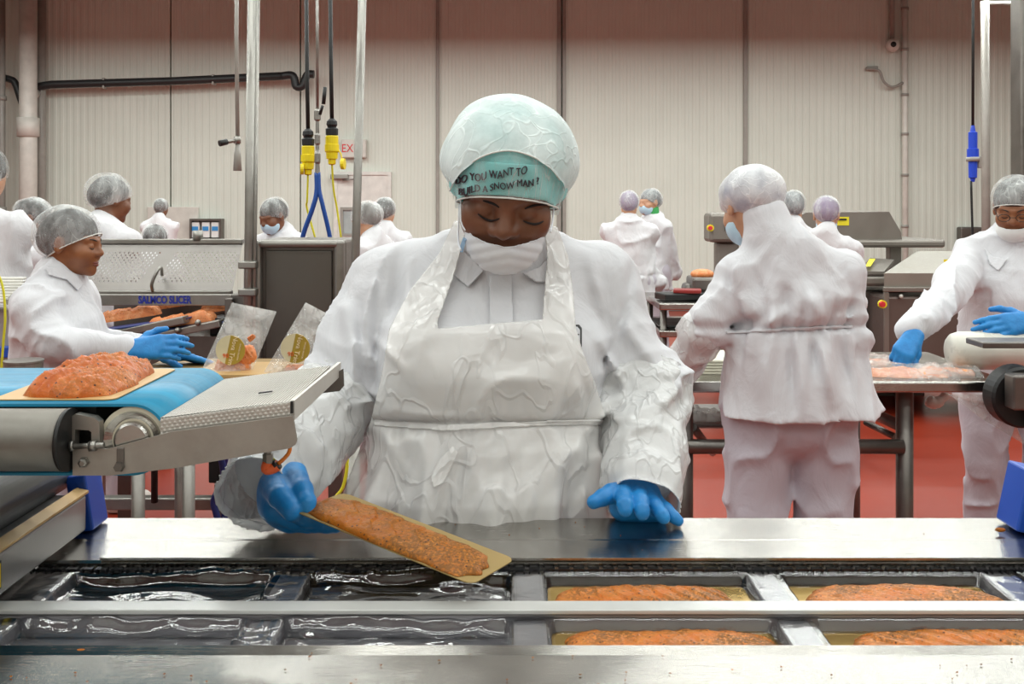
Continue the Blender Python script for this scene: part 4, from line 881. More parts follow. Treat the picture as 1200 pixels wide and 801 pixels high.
part('side_stand', MB().box2(P(1005, 462, dm+.3)*np.array((1, 1, 0))+np.array((0, 0, .15)), P(1036, 334, dm+.8), .02), STEELD, v2)
part('sticker', pr([(1106, 304), (1125, 303), (1122, 313), (1107, 313)], dm+.02, .004), YST, v2); part('sticker', MB().add([P(1014, 312, dm+.22), P(1020, 312, dm+.22), P(1026, 303, dm+.5), P(1019, 303, dm+.5)], [(0, 1, 2, 3)]), YST, v2)
part('emergency_button', MB().lathe(P(1033, 356, dm-.03), (0, -1, 0), [(0, .03), (.03, .03)], 12).lathe(P(1033, 356, dm-.06), (0, -1, 0), [(0, .02), (.03, .02)], 12, 1), [YST, RED], v2)
part('lock', MB().ball(P(1056, 347, dm-.02), .015, 6).box2(P(1079, 351, dm-.03), P(1090, 345, dm-.02), .002), WPIPE, v2)
for x in (1015, 1190):
    for y in (.2, .6): part('foot', MB().cyl(P(x, 470, dm+y)*np.array((1, 1, 0)), P(x, 470, dm+y)*np.array((1, 1, 0))+np.array((0, 0, .22)), .05, 12), BLACK, v2)
lt = thing('stand_machine', 'grey control cabinet with a red and yellow button on a stand', 'machine', P(850, 470, 8.6)*np.array((1, 1, 0)))
part('housing', MB().box2(P(832, 284, 8.6), P(858, 249, 8.9), .03).box2(P(850, 278, 8.62), P(885, 252, 8.9), .02), MACH, lt)
part('screen', MB().box2(P(850, 270, 8.58), P(868, 256, 8.6), .004), BLACK, lt)
part('emergency_button', MB().lathe(P(832, 267, 8.6), (0, -1, 0), [(0, .03), (.03, .03)], 12).lathe(P(832, 267, 8.57), (0, -1, 0), [(0, .018), (.03, .018)], 12, 1), [YST, RED], lt)
part('stand', MB().box2(P(840, 460, 8.7)*np.array((1, 1, 0)), P(862, 283, 8.85), .02), MACH, lt)
ft_ = thing('steel_table', 'steel worktable with black gear behind the broad worker', 'table', P(830, 420, 7.2)*np.array((1, 1, 0)))
zt3 = P(0, 352, 7.2)[2]
part('tabletop', MB().box2((P(768, 0, 7.2)[0], 7.0, zt3-.05), (P(880, 0, 7.2)[0], 7.9, zt3), .01), RAIL, ft_)
part('undershelf', MB().box2((P(768, 0, 7.2)[0], 7.0, P(0, 385, 7.1)[2]-.05), (P(880, 0, 7.2)[0], 7.9, P(0, 385, 7.1)[2]), .01), RAIL, ft_)
for x, y in ((775, 7.1), (875, 7.1), (775, 7.8), (875, 7.8)): part('leg', MB().cyl((P(x, 0, 7.2)[0], y, 0), (P(x, 0, 7.2)[0], y, zt3-.04), .025, 10), STEELD, ft_)
solo('scale', 'black framed machine head on the steel table behind the broad worker', 'machine', MB().box2(P(803, 352, 7.4), P(816, 330, 7.6), .03).box2(P(812, 342, 7.3), P(840, 322, 7.6), .02), STEELD)
solo('tray', 'dark red and black tray on the steel table behind the broad worker', 'tray', MB().box((P(800, 0, 7.25)[0], 7.25, zt3+.03), (.36, .2, .05), rot('Z', 15), .01).box((P(804, 0, 7.25)[0], 7.2, zt3+.07), (.2, .12, .03), rot('Z', -10), .01, 1), [BLACK, plain('dark_red_plastic', '#8b2320', .4)])
solo('crate', 'low black crate on the undershelf of the back table', 'crate', MB().box2(P(772, 384, 7.1)+np.array((0, 0, .006)), P(800, 372, 7.6), .01), BLACK)
solo('salmon_heap', 'pink salmon piece on top of the machine head', 'salmon', MB().ball(P(823, 321, 7.45), (.09, .08, .04), 8), SALB)
# ------------------------------------------------------------ people: shared shapes
def head_sdf(q, fine=False):
    d = ell(q, (0, .015, .030), (.073, .092, .080)); d = smin(d, ell(q, (0, -.035, -.045), (.057, .058, .064)), .04)
    ax = np.abs(q[:, 0]); m = np.c_[ax, q[:, 1], q[:, 2]]
    d = smin(d, ell(m, (.036, -.058, -.028), (.030, .030, .030)), .025)
    d = smin(d, cone(m, (.006, -.083, .018), (.044, -.068, .022), .011, .010), .014)
    d = smax(d, -ell(m, (.031, -.103, .000), (.018, .017, .012)), .012)
    d = smin(d, ell(m, (.031, -.0735, -.001), (.0165, .0165, .0145)), .003)
    d = smin(d, cone(q, (0, -.083, .010), (0, -.104, -.022), .0075, .0125), .012)
    d = smin(d, ell(m, (.0135, -.094, -.026), (.0095, .0115, .0085)), .006)
    if fine: d = smax(d, -ell(m, (.0075, -.105, -.0345), (.0045, .007, .0045)), .003)
    d = smin(d, cone(m, (0, -.090, -.056), (.016, -.085, -.058), .0075, .004), .006)
    d = smin(d, cone(m, (0, -.088, -.066), (.014, -.083, -.064), .0085, .005), .006)
    d = smin(d, ell(q, (0, -.078, -.090), (.022, .018, .018)), .02)
    d = smin(d, smax(ell(m, (.075, .012, -.006), (.010, .019, .032)), -ell(m, (.084, .008, -.004), (.006, .010, .018)), .004), .008)
    return d
FL = ((.044, .026, .021), (.048, .030, .022), (.045, .028, .022), (.035, .021, .019))
def hand_prims(O, R, side=1, curl=(20, 25, 15), thumb=35, spread=4, s=1.0, tcurl=20):
    """R columns: across (thumb side for side=1), along the fingers, back of the hand"""
    out = []; O = np.asarray(O, float)
    def G(v): return O+R@(np.array((v[0]*side, v[1], v[2]))*s)
    for k, (kx, ky) in enumerate(((.028, .086), (.0095, .091), (-.0095, .087), (-.027, .078))):
        out.append((G((kx*.55, .0, 0)), G((kx, ky, 0)), .016*s, .0125*s, .02))
        p = np.array((kx, ky, 0.)); a = 0.; sp = math.radians(spread*(1.5-k))
        for j, L in enumerate(FL[k]):
            a += math.radians(curl[j]); dv = np.array((math.sin(sp)*math.cos(a), math.cos(a)*math.cos(sp), -math.sin(a)))
            n_ = p+dv*L; r0 = (.0108, .0098, .0088)[j]*(.9 if k == 3 else 1); out.append((G(p), G(n_), r0*s, (r0-.001)*s, .005)); p = n_
    ta = math.radians(thumb); p = np.array((.018, .022, -.006)); 
    for j, (L, tc) in enumerate(((.042, 0), (.032, tcurl), (.026, tcurl))):
        ta -= math.radians(tc); dv = np.array((math.sin(ta)*.9, math.cos(ta), -.32)); dv /= np.linalg.norm(dv)
        n_ = p+dv*L; r0 = (.0145, .0115, .0105)[j]; out.append((G(p), G(n_), r0*s, (r0-.0015)*s, .008)); p = n_
    return out
def prim_sdf(prims, cuff=None, wr=.0006):
    def fn(Q):
        d = None
        for a, b, ra, rb, k in prims:
            c = cone(Q, a, b, ra, rb); d = c if d is None else smin(d, c, k)
        return d+wr*vnoise(Q*90, 4)
    return fn
def bounds(prims, m=.03):
    p = np.array([q for a, b, *_ in prims for q in (a, b)]); return p.min(0)-m, p.max(0)+m
def glove(parent, prims, h, label=None, mat=None):
    lo, hi = bounds(prims); V, Q = net(prim_sdf(prims), lo, hi, h)
    o = mesh_obj('glove', V, Q, mat or BLUEG, parent)
    if label: o['label'] = label
    return o
def frame(along, back):
    y = np.asarray(along, float); y = y/np.linalg.norm(y); z = np.asarray(back, float); z = z-y*z.dot(y); z /= np.linalg.norm(z)
    return np.stack([np.cross(y, z), y, z], 1)
COATROWS = [(.80, 0, .0, .205, .15), (.98, 0, 0, .195, .145), (1.08, 0, 0, .185, .135), (1.2, 0, -.005, .185, .14), (1.32, 0, 0, .180, .125), (1.40, 0, .01, .14, .09), (1.44, 0, .012, .09, .07)]
HAIRD = plain('dark_hair', '#2a211d', .7)
def worker(label, px, d, H, yaw, elbows, wrists, pitch=12, hyaw=0, roll=0, skin=SKIN_M, h=.012, hat=HAIRD, mask=False, mat=WHITE2, wide=1., hem=.80, gloves=None, netmat=NET, headoff=(0, 0), seed=1, face=True, folds=None, rows=None, group=None, netz=.045, netr=(.092, .112, .094), sleeve=False, belt=0, hood=False, cr=.019):
    s = H/1.7; base = np.array(((px-600)/F*d, d, 0)); R = rot('Z', yaw)
    toL = lambda p: (R.T@(np.asarray(p)-base))/s; toW = lambda V: (V*s)@R.T+base
    t = thing('person', label, 'person', base, group)
    E = [toL(P(*e)) for e in elbows]; Wr = [toL(P(*w_)) for w_ in wrists]   # index 0: local -x side, 1: local +x side
    sh = [np.array((-.158*wide, .012, 1.36)), np.array((.158*wide, .012, 1.36))]
    piv = np.array((headoff[0]*.8, headoff[1]*.8, 1.45)); Rh = rot('Z', hyaw)@rot('Y', roll)@rot('X', pitch)
    hc = np.array((headoff[0], headoff[1], 1.46))+Rh@np.array((0, -.015, .125))
    H_ = lambda Q: ((Q-hc)@Rh).astype(np.float32)
    def body(Q):
        dd = head_sdf(H_(Q)) if face else ell(H_(Q), (0, -.01, .0), (.07, .09, .105))
        dd = smin(dd, cone(Q, hc+Rh@np.array((0, .02, -.05)), piv*np.array((.5, .5, 1))+np.array((0, .02, -.06)), .05, .06), .03)
        dd = smin(dd, ell(Q, (0, .01, 1.24), (.13*wide, .09, .20)), .04); dd = smin(dd, ell(Q, (0, .01, .95), (.12*wide, .09, .10)), .05)
        for k in (0, 1):
            dd = smin(dd, cone(Q, sh[k], E[k], .042, .034), .03); dd = smin(dd, cone(Q, E[k], Wr[k], .034, .024), .02)
            x = (-.09, .09)[k]*wide; dd = smin(dd, cone(Q, (x, 0, .92), (x, -.01, .50), .075, .05), .03); dd = smin(dd, cone(Q, (x, -.01, .50), (x, .02, .07), .048, .032), .02)
        return dd
    lo = np.minimum.reduce([np.array((-.3, -.25, 0)), E[0]-.08, E[1]-.08, Wr[0]-.06, Wr[1]-.06, hc-.17]); hi = np.maximum.reduce([np.array((.3, .25, 1.5)), E[0]+.08, E[1]+.08, Wr[0]+.06, Wr[1]+.06, hc+.17])
    hb = h*.62 if face else h*1.2
    V, Q = net(body, lo, hi, hb); mesh_obj('body', toW(V), Q, skin, t)
    rw = [(z if z > .85 else hem, cx, cy, rx*wide, ry*(.5+.5*wide)) for z, cx, cy, rx, ry in (rows or COATROWS)]
    def coat(Q):
        dd = loft(Q, rw, lambda a, z: .010*np.clip((1.05-z)/.2, 0, 1)*np.sin(a*7+seed))
        nz = vnoise(Q*np.array((8, 8, 6))+seed, seed); n2 = ridge(Q*np.array((15, 15, 9))+seed*2, seed+1)
        for k in (0, 1):
            dd = smin(dd, cone(Q, sh[k], E[k], .068*(.6+.4*wide), .058), .035); dd = smin(dd, cone(Q, E[k], Wr[k]*.93+E[k]*.07, .058, .042), .02); dd = smin(dd, cone(Q, (0, .02, 1.42), sh[k], .07, .064), .03)
        dd = smin(dd, cone(Q, (0, .02, 1.40), piv+np.array((0, .02, .02)), .085, .062), .04)
        if hood: dd = smin(dd, cone(Q, (.02, .03, 1.40), hc+Rh@np.array((-.012, .055, -.055)), .072, .062), .03)
        dd = dd+.005*nz-.003*n2-cr*crease(Q, (8, 8, 4.5), seed+3)
        for k in (0, 1): dd = dd+limb_folds(Q, sh[k], E[k], Wr[k], seed+k, .0085)
        if belt: an = np.arctan2(Q[:, 0], -Q[:, 1]); dd = dd+(.006*np.sin(an*17+2*nz)+.004*np.sin(an*29))*np.exp(-((Q[:, 2]-belt)/.09)**2)+.012*np.exp(-((Q[:, 2]-belt)/.014)**2)
        if folds is not None: dd = folds(Q, dd)
        return dd
    V, Q = net(coat, lo-.05, np.minimum(hi+.05, (9, 9, 1.62)), h); ct = mesh_obj('coat', toW(V), Q, mat, t)
    def legs(Q):
        dd = None
        for k in (0, 1):
            x = (-.102, .102)[k]*wide
            for c in (cone(Q, (x, 0, .95), (x, -.01, .5), .104*(.4+.6*wide), .083), cone(Q, (x, -.01, .5), (x, .02, .09), .085, .068)): dd = c if dd is None else smin(dd, c, .014)
        dd = smin(dd, ell(Q, (0, .005, .94), (.165*wide, .135, .13)), .03)
        return np.maximum(dd+.006*vnoise(Q*np.array((9, 9, 7)), seed+5)-.016*crease(Q, (8, 8, 8), seed+6), .05-Q[:, 2])
    V, Q = net(legs, (-.32, -.2, .02), (.32, .2, 1.08), h*1.15); mesh_obj('trousers', toW(V), Q, TROUSER, t)
    for k in (0, 1):
        x = (-.095, .095)[k]*wide; mb = MB()
        V, Q = net(lambda q: np.maximum(smin(ell(q, (x, -.06, .03), (.05, .13, .06)), cone(q, (x, .02, .04), (x, .02, .2), .05, .052), .03), -q[:, 2]+.002), (x-.08, -.22, -.02), (x+.08, .12, .28), .014)
        mesh_obj('boot', toW(V), Q, WPIPE, t)
    for k, g in enumerate(gloves or (None, None)):
        if g is None:
            dv = Wr[k]-E[k]; dv /= np.linalg.norm(dv); prims = hand_prims(toW((Wr[k]-dv*.02)[None])[0], frame(R@dv, (0, 0, 1.)), (-1, 1)[k] if False else (1, -1)[k], curl=(25, 30, 20))
        else: prims = g
        glove(t, prims, .0045 if h < .01 else .008)
    # hair or hat and the net over it
    hatsd = lambda Q: smin(ell(H_(Q), (0, .018, .033), (.079, .099, .087)), ell(H_(Q), (0, .075, .0), (.055, .05, .055)), .03)
    mk = lambda z0, sl: (lambda V: (z0-sl*(H_(V)[:, 1]+.09)).astype(float)-H_(V)[:, 2])
    V, Q = net(hatsd, hc-.2, hc+.2, h*.7); V, Q = crop(V, Q, mk(netz-.004, .62)); mesh_obj('hair', toW(V), Q, hat, t)
    nets = lambda Q: smin(ell(H_(Q), (0, .022, .036), netr), ell(H_(Q), (0, .078, .005), (.064, .058, .062)), .04)+.0035*ridge(H_(Q)*np.array((16, 16, 6)), seed)+.003*vnoise(Q*18, seed)
    V, Q = net(nets, hc-.23, hc+.23, h*.7); V, Q = crop(V, Q, mk(netz, .66)); hn = mesh_obj('hairnet', toW(V), Q, netmat, t)
    if h < .01:
        for rg in rims(V, Q)[:1]: part('elastic', MB().tube(toW(rg[::2]), .0022, 6), plain('pale_elastic', '#dcdcd6', .6), hn)
        if face:   # brows, lashes and lips laid on the face
            def sf(x, z):
                y = np.linspace(-.13, -.03, 200); p = np.c_[y*0+x, y, y*0+z].astype(np.float32); v = head_sdf(p); k = np.argmax(v < 0); return np.array((x, y[k]-.0006, z))
            fw = lambda pts: toW(np.array([hc+Rh@sf(x, z) for x, z in pts]))
            for sx in (-1, 1):
                part('eyebrow', MB().tube(fw([(sx*(.014+.031*t), .019+.006*math.sin(t*2.2)) for t in np.linspace(0, 1, 7)]), [.001, .002, .0022, .0022, .002, .0015, .0008], 6), HAIRD, t)
                part('eyelashes', MB().tube(fw([(sx*(.019+.026*u_), -.004-.005*math.sin(u_*math.pi)) for u_ in np.linspace(0, 1, 7)]), [.0008, .0016, .002, .002, .002, .0016, .0008], 6), HAIRD, t)
            if not mask: part('lips', MB().tube(fw([(x, -.057+.0) for x in np.linspace(-.02, .02, 7)]), [.001, .003, .004, .0036, .004, .003, .001], 8).tube(fw([(x, -.065) for x in np.linspace(-.018, .018, 7)]), [.001, .003, .0045, .005, .0045, .003, .001], 8), plain('lip_skin', '#7c3f33', .4), t)
    if mask:
        ms = lambda Q: ell(H_(Q), (0, -.045, -.052), (.066, .066, .062))
        V, Q = net(ms, hc-.2, hc+.2, h*.6); V, Q = crop(V, Q, lambda V: np.maximum(H_(V)[:, 2]+.022+.35*(H_(V)[:, 1]+.09), H_(V)[:, 1]+.012)); mesh_obj('face_mask', toW(V), Q, plain('pale_blue_mask', '#b9d4e4', .8) if mask is True else mask, t)
    return dict(t=t, toW=toW, toL=toL, hc=hc, Rh=Rh, R=R, s=s, coat=ct, H=lambda p: toW((hc+Rh@np.asarray(p, float))[None])[0])
def raycast(bvh, px, py):
    o = Vector((0, 0, CZ)); dv = Vector(tuple(P(px, py, 1.)))-o; return bvh.ray_cast(o, dv.normalized())
def bvh_of(*objs):
    V = []; Fc = []; n = 0
    for o in objs:
        me = o.data; b = ORG[o.name]; v = np.array([tuple(x.co) for x in me.vertices])+b; V += [tuple(x) for x in v]; Fc += [tuple(i+n for i in p.vertices) for p in me.polygons]; n += len(v)
    return BVHTree.FromPolygons(V, Fc)
def patch(name, poly, bvh, mat, parent, off=.004, t=.0025, step=2.0, dmax=9, label=None):
    """a piece of cloth cut to an outline and laid on a surface"""
    p = np.array(poly, float); x0, y0 = p.min(0)-step*2; x1, y1 = p.max(0)+step*2
    gx, gy = np.meshgrid(np.arange(x0, x1, step), np.arange(y0, y1, step), indexing='ij'); sh_ = gx.shape; V = np.c_[gx.ravel(), gy.ravel(), gx.ravel()*0]
    i = np.arange(len(V)).reshape(sh_); Q = np.stack([i[:-1, :-1], i[:-1, 1:], i[1:, 1:], i[1:, :-1]], -1).reshape(-1, 4)
    V, Q = crop(V, Q, lambda v: polysd(v[:, 0], v[:, 1], poly), eps=.5) if False else crop2(V, Q, poly)
    W = []; last = None; bad = []
    for k, (a, b, _) in enumerate(V):
        loc, n_, _, _ = raycast(bvh, a, b)
        if loc is None or loc.y > dmax: W.append((np.nan,)*3); bad.append(k); continue
        v = np.array(loc); to = np.array((0, 0, CZ))-v; to /= np.linalg.norm(to); W.append(v+to*off)
    W = np.array(W)
    if bad:
        ok = ~np.isnan(W[:, 0]); 
        for k in bad:
            j = np.argmin(((V[:, :2]-V[k, :2])**2).sum(1)+(~ok)*1e9); W[k] = P(V[k, 0], V[k, 1], W[j, 1])
    for _ in range(2): W = W*.4+.6*lap(W, Q)
    W, Q = thicken(W, Q, -t); o = mesh_obj(name, W, Q, mat, parent, recalc=True)
    if label: o['label'] = label
    return o
def crop2(V, Q, poly):
    m = polysd(V[:, 0], V[:, 1], poly); keep = (m[Q] < 0).any(1); Q = Q[keep]; out = np.unique(Q[m[Q] >= 0]); p = np.array(poly, float)
    for k in out:
        best = None
        for i in range(len(p)):
            a = p[i]; e = p[(i+1) % len(p)]-a; t = np.clip(((V[k, :2]-a)@e)/max(e@e, 1e-9), 0, 1); c = a+t*e; dd = ((V[k, :2]-c)**2).sum()
            if best is None or dd < best[0]: best = (dd, c)
        V[k, :2] = best[1]
    us, inv = np.unique(Q, return_inverse=True); return V[us], inv.reshape(-1, 4)
def pxof(Q): return 600+F*Q[:, 0]/Q[:, 1], HZ+F*(CZ-Q[:, 2])/Q[:, 1]
def strokes(Q, lst, ymax):
    X, Y = pxof(Q); out = np.zeros(len(Q), np.float32); w_ = 1/(1+np.exp((Q[:, 1]-ymax)/.012))
    for x0, y0, x1, y1, wd, dp in lst:
        ex, ey = x1-x0, y1-y0; t = np.clip(((X-x0)*ex+(Y-y0)*ey)/(ex*ex+ey*ey), 0, 1); dist2 = (X-x0-t*ex)**2+(Y-y0-t*ey)**2
        out += dp*np.exp(-dist2/(wd*wd))*(np.sin(np.pi*np.clip(t*.8+.1, 0, 1)))
    return out*w_
# ------------------------------------------------------------ the main worker
MX = P(572, 0, 1.6)[0]
mw = thing('person', 'worker in a plastic apron and lettered teal hat holding a salmon board', 'person', (MX, 1.63, 0))
SHL, ELL_, WRL = P(464, 338, 1.665), P(390, 474, 1.60), P(318, 560, 1.375)
SHR, ELR, WRR = P(700, 337, 1.665), P(755, 462, 1.62), P(752, 562, 1.47)
hc = np.array((-.006, 1.52, 1.580)); Rh = rot('Z', -1)@rot('Y', 4)@rot('X', 29)
HL = lambda Q: ((Q-hc)@Rh).astype(np.float32)
HW = lambda V: np.asarray(V)@Rh.T+hc
def body_main(Q):
    d = np.full(len(Q), 9., np.float32)
    k = Q[:, 2] > 1.36
    if k.any(): q = Q[k]; dd = head_sdf(HL(q), True); d[k] = smin(dd, cone(q, HW((0, .03, -.05)), (-.018, 1.64, 1.38), .054, .062), .03)
    d = smin(d, ell(Q, (MX, 1.64, 1.2), (.14, .10, .24)), .04)
    for S, E, W_ in ((SHL, ELL_, ELL_*.12+WRL*.88), (SHR, ELR, WRR)): d = smin(smin(d, cone(Q, S, E, .045, .036), .03), cone(Q, E, W_, .036, .026), .02)
    return d
V, Q = net(body_main, (-.46, 1.30, .9), (.36, 1.80, 1.74), .0032); mesh_obj('body', V, Q, SKIN_D, mw); bodyV, bodyQ = V, Q
CF = [(742, 300, 736, 352, 5, .006), (736, 352, 722, 398, 5, .007), (722, 398, 704, 426, 6, .004), (447, 312, 441, 362, 5, .006), (441, 362, 441, 455, 6, .006),
      (700, 385, 742, 462, 9, -.009), (724, 372, 776, 436, 8, -.007), (712, 400, 748, 470, 5, .006), (715, 478, 790, 436, 6, .007), (722, 492, 796, 458, 7, -.006), (708, 452, 770, 470, 6, .006), (745, 352, 786, 420, 6, .004),
      (470, 300, 462, 380, 8, .004), (480, 296, 474, 390, 7, -.004), (402, 350, 418, 440, 8, -.005), (420, 352, 428, 450, 5, .005), (372, 410, 424, 462, 6, .006), (362, 425, 416, 480, 7, -.006), (440, 395, 470, 430, 5, -.006),
      (690, 300, 712, 380, 7, -.004), (676, 420, 692, 480, 6, .002)]
MROWS = [(.55, MX, 1.64, .225, .165), (.9, MX, 1.63, .21, .16), (1.10, MX, 1.62, .195, .158), (1.22, MX, 1.622, .178, .152), (1.29, MX, 1.622, .174, .160), (1.36, MX+.004, 1.63, .180, .142), (1.42, MX+.010, 1.64, .170, .10), (1.465, MX+.018, 1.645, .115, .075), (1.49, MX+.025, 1.645, .08, .06)]
def coat_main(Q, arms=True):
    d = loft(Q, MROWS)
    d = smin(d, cone(Q, (MX+.022, 1.640, 1.462), SHL+np.array((.02, 0, .004)), .066, .070), .035); d = smin(d, cone(Q, (MX+.022, 1.640, 1.462), SHR+np.array((-.02, 0, .004)), .066, .068), .035)
    d = smin(d, ell(Q, (MX-.075, 1.56, 1.30), (.095, .09, .085)), .05); d = smin(d, ell(Q, (MX+.085, 1.56, 1.30), (.095, .09, .085)), .05)
    if arms:
        a = smin(cone(Q, SHL, ELL_, .070, .058), cone(Q, ELL_, ELL_*.2+WRL*.8, .058, .050), .03); b = smin(cone(Q, SHR, ELR, .069, .062), cone(Q, ELR, ELR*.12+WRR*.88, .062, .048), .03)
        d = smin(smin(d, a, .022), b, .022)
    nz = vnoise(Q*np.array((9, 9, 7)), 3); n2 = ridge(Q*np.array((14, 14, 8))+3, 7)
    amp = np.clip((np.abs(Q[:, 0]-MX)-.13)/.06, .25, 1)
    return d+amp*(.005*nz-.003*n2-.020*crease(Q, (8, 8, 5), 5))+(limb_folds(Q, SHL, ELL_, WRL, 3, .010)+limb_folds(Q, SHR, ELR, WRR, 4, .010) if arms else 0)+1.8*strokes(Q, CF, 1.64)
V, Q = net(coat_main, (-.50, 1.27, .52), (.40, 1.86, 1.54), .0042); coat = mesh_obj('coat', V, Q, WHITE, mw)
cbv = bvh_of(coat)
APR = [(533, 258), (514, 298), (480, 340), (456, 385), (447, 440), (434, 494), (416, 540), (394, 600), (390, 900), (730, 900), (724, 560), (714, 500), (698, 450), (684, 415), (675, 385), (672, 342), (666, 300), (653, 266), (638, 262), (642, 300), (636, 374), (575, 379), (509, 385), (530, 326), (548, 262)]
AROWS = [(.66, MX-.025, 1.63, .255, .195), (1.0, MX-.025, 1.600, .248, .195), (1.12, MX-.018, 1.600, .228, .192), (1.19, MX, 1.612, .198, .174), (1.229, MX+.003, 1.622, .188, .158), (1.27, MX, 1.622, .184, .168), (1.30, MX, 1.622, .184, .172), (1.36, MX+.004, 1.63, .190, .156), (1.42, MX+.010, 1.64, .18, .115), (1.465, MX+.018, 1.645, .122, .085)]
AF = [(440, 494, 712, 496, 4, .010), (445, 500, 480, 560, 8, -.006), (520, 500, 500, 600, 7, .005), (690, 505, 600, 612, 10, -.006), (640, 505, 520, 612, 8, .004), (700, 520, 660, 612, 8, .006), (470, 500, 430, 600, 6, .006), (460, 420, 520, 380, 8, -.003), (600, 430, 690, 400, 8, .003), (640, 260, 690, 420, 6, -.003), (450, 480, 600, 500, 5, -.004)]
def apron_sd(Q):
    fr = lambda a, z: np.clip((1.225-z)/.10, 0, 1)*(.0065*np.sin(a*15+3*z)+.004*np.sin(a*31+1))+.002*np.exp(-((z-1.229)/.03)**2)*np.sin(a*44)
    d = loft(Q, AROWS, fr)
    c = coat_main(Q, False)-.009
    d = smin(d, c, .02)
    n1 = vnoise(Q*np.array((16, 16, 10)), 21); n2 = ridge(Q*np.array((11, 11, 13))+1, 23); n3 = ridge(Q*np.array((30, 30, 18))+1, 25)
    return d+.003*n1-.003*n2-.0016*n3-.009*crease(Q, (13, 13, 9), 31)+strokes(Q, AF, 1.6)
V, Q = net(apron_sd, (-.36, 1.38, .68), (.30, 1.70, 1.55), .0042)
def amask(V): X, Y = pxof(V); return np.maximum(polysd(X, Y, APR)/780., V[:, 1]-1.63)
V, Q = crop(V, Q, amask); V, Q = thicken(V, Q, .0012); apron = mesh_obj('apron', V, Q, APRON, mw); apron['label'] = 'milky crinkled plastic apron'
abv = bvh_of(apron, coat)
patch('tie_end', [(504, 560), (508, 572), (519, 566), (537, 531), (531, 522), (516, 538)], abv, APRON, apron, .004)
patch('tie_band', [(440, 491), (520, 498), (640, 492), (716, 490), (716, 496), (640, 499), (520, 505), (438, 499)], abv, APRON, apron, .003)
patch('collar', [(536, 281), (546, 296), (567, 318), (549, 337), (531, 322), (528, 300)], cbv, WHITE, coat, .006, .003)
patch('collar', [(644, 298), (632, 313), (611, 320), (629, 332), (650, 330), (657, 305)], cbv, WHITE, coat, .006, .003)
patch('placket', [(573, 322), (600, 322), (602, 392), (573, 392)], cbv, WHITE, coat, .003, .002)
em = patch('emblem', [(674, 380), (678, 380), (682, 385), (682, 406), (678, 410), (674, 410), (674, 407.5), (677, 407), (679.5, 404), (679.5, 386), (677, 383), (674, 382.5)], cbv, BLACK, coat, .014, .001, 1.)
patch('emblem_bar', [(674, 391), (679, 391), (679, 393), (674, 393)], cbv, BLACK, em, .0145, .001, 1.); patch('emblem_bar', [(674, 399), (679, 399), (679, 401), (674, 401)], cbv, BLACK, em, .0145, .001, 1.)
# plastic sleeve covers
def sleeve(E, W_, r0, r1, t0, seed):
    E = np.asarray(E); W_ = np.asarray(W_); L = np.linalg.norm(W_-E); u = (W_-E)/L
    def fn(Q):
        n1 = vnoise(Q*22, seed); n2 = ridge(Q*np.array((20, 20, 26)), seed+1); t = np.clip(((Q-E)@u)/L, -.2, 1.2)
        fat = np.maximum(coat_main(Q)-.0035, cone(Q, E-u*.05, W_+u*.03, .086, .08)); return smin(cone(Q, E-u*.03, W_+u*.05, r0, r1), fat, .012)+.003*n1-.003*n2-.0012*ridge(Q*45, seed+2)-.006*crease(Q, (14, 14, 16), seed+5)+.010*np.exp(-((t-1.08)/.06)**2)+.006*np.exp(-((t-t0-.03)/.05)**2)
    V, Q = net(fn, np.minimum(E, W_)-.12, np.maximum(E, W_)+.12, .0042)
    def m(V): t = ((V-E)@u)/L; return np.maximum(t0-t, t-1.10)*L
    V, Q = crop(V, Q, m); V, Q = thicken(V, Q, .0012); o = mesh_obj('sleeve_cover', V, Q, SLEEVE, mw); return o
s1 = sleeve(ELL_, WRL+(WRL-ELL_)*.10, .062, .060, .05, 31); s2 = sleeve(ELR, P(753, 579, 1.44), .068, .055, -.02, 37)
# trousers and boots (behind the line)
for x in (MX-.1, MX+.1):
    mesh = net(lambda q: np.maximum(smin(cone(q, (x, 1.64, .95), (x, 1.63, .5), .11, .09), cone(q, (x, 1.63, .5), (x, 1.65, .1), .09, .075), .02), .05-q[:, 2]), (x-.15, 1.45, .02), (x+.15, 1.8, 1.08), .016); mesh_obj('trouser_leg', mesh[0], mesh[1], TROUSER, mw)
    mesh = net(lambda q: np.maximum(smin(ell(q, (x, 1.58, .03), (.05, .13, .06)), cone(q, (x, 1.66, .04), (x, 1.66, .2), .05, .052), .03), .002-q[:, 2]), (x-.08, 1.4, -.02), (x+.08, 1.76, .28), .014); mesh_obj('boot', mesh[0], mesh[1], WPIPE, mw)
# gloves
def ch(*pts):  # chain of (px, py, d, radius_px)
    o = []
    for a, b in zip(pts[:-1], pts[1:]): o.append((P(*a[:3]), P(*b[:3]), a[3]*a[2]/F, b[3]*b[2]/F, .0045))
    return o
def soft(c, k): return [q[:4]+(k,) for q in c]
RG = soft(ch((750, 562, 1.465, 22), (742, 580, 1.435, 19)), .02)+soft(ch((730, 576, 1.43, 14), (733, 592, 1.425, 15)), .015)+soft(ch((750, 578, 1.43, 14), (755, 595, 1.425, 14)), .015)+soft(ch((728, 596, 1.425, 12), (768, 603, 1.425, 8)), .015)+soft(ch((762, 582, 1.43, 13), (770, 596, 1.425, 10)), .015)
RG += soft(ch((730, 576, 1.43, 13), (716, 578, 1.40, 11)), .012)+ch((716, 578, 1.40, 11), (706, 583, 1.385, 9.5), (696, 588, 1.375, 8.5))
RG += [q[:4]+(.003,) for q in ch((731, 572, 1.43, 11), (731, 582, 1.385, 10), (732, 591, 1.36, 9.3), (733, 597, 1.355, 8.6))]
RG += [q[:4]+(.003,) for q in ch((748, 576, 1.425, 10.5), (750, 587, 1.38, 10), (752, 597, 1.36, 9.2), (753, 601, 1.357, 8.4))]
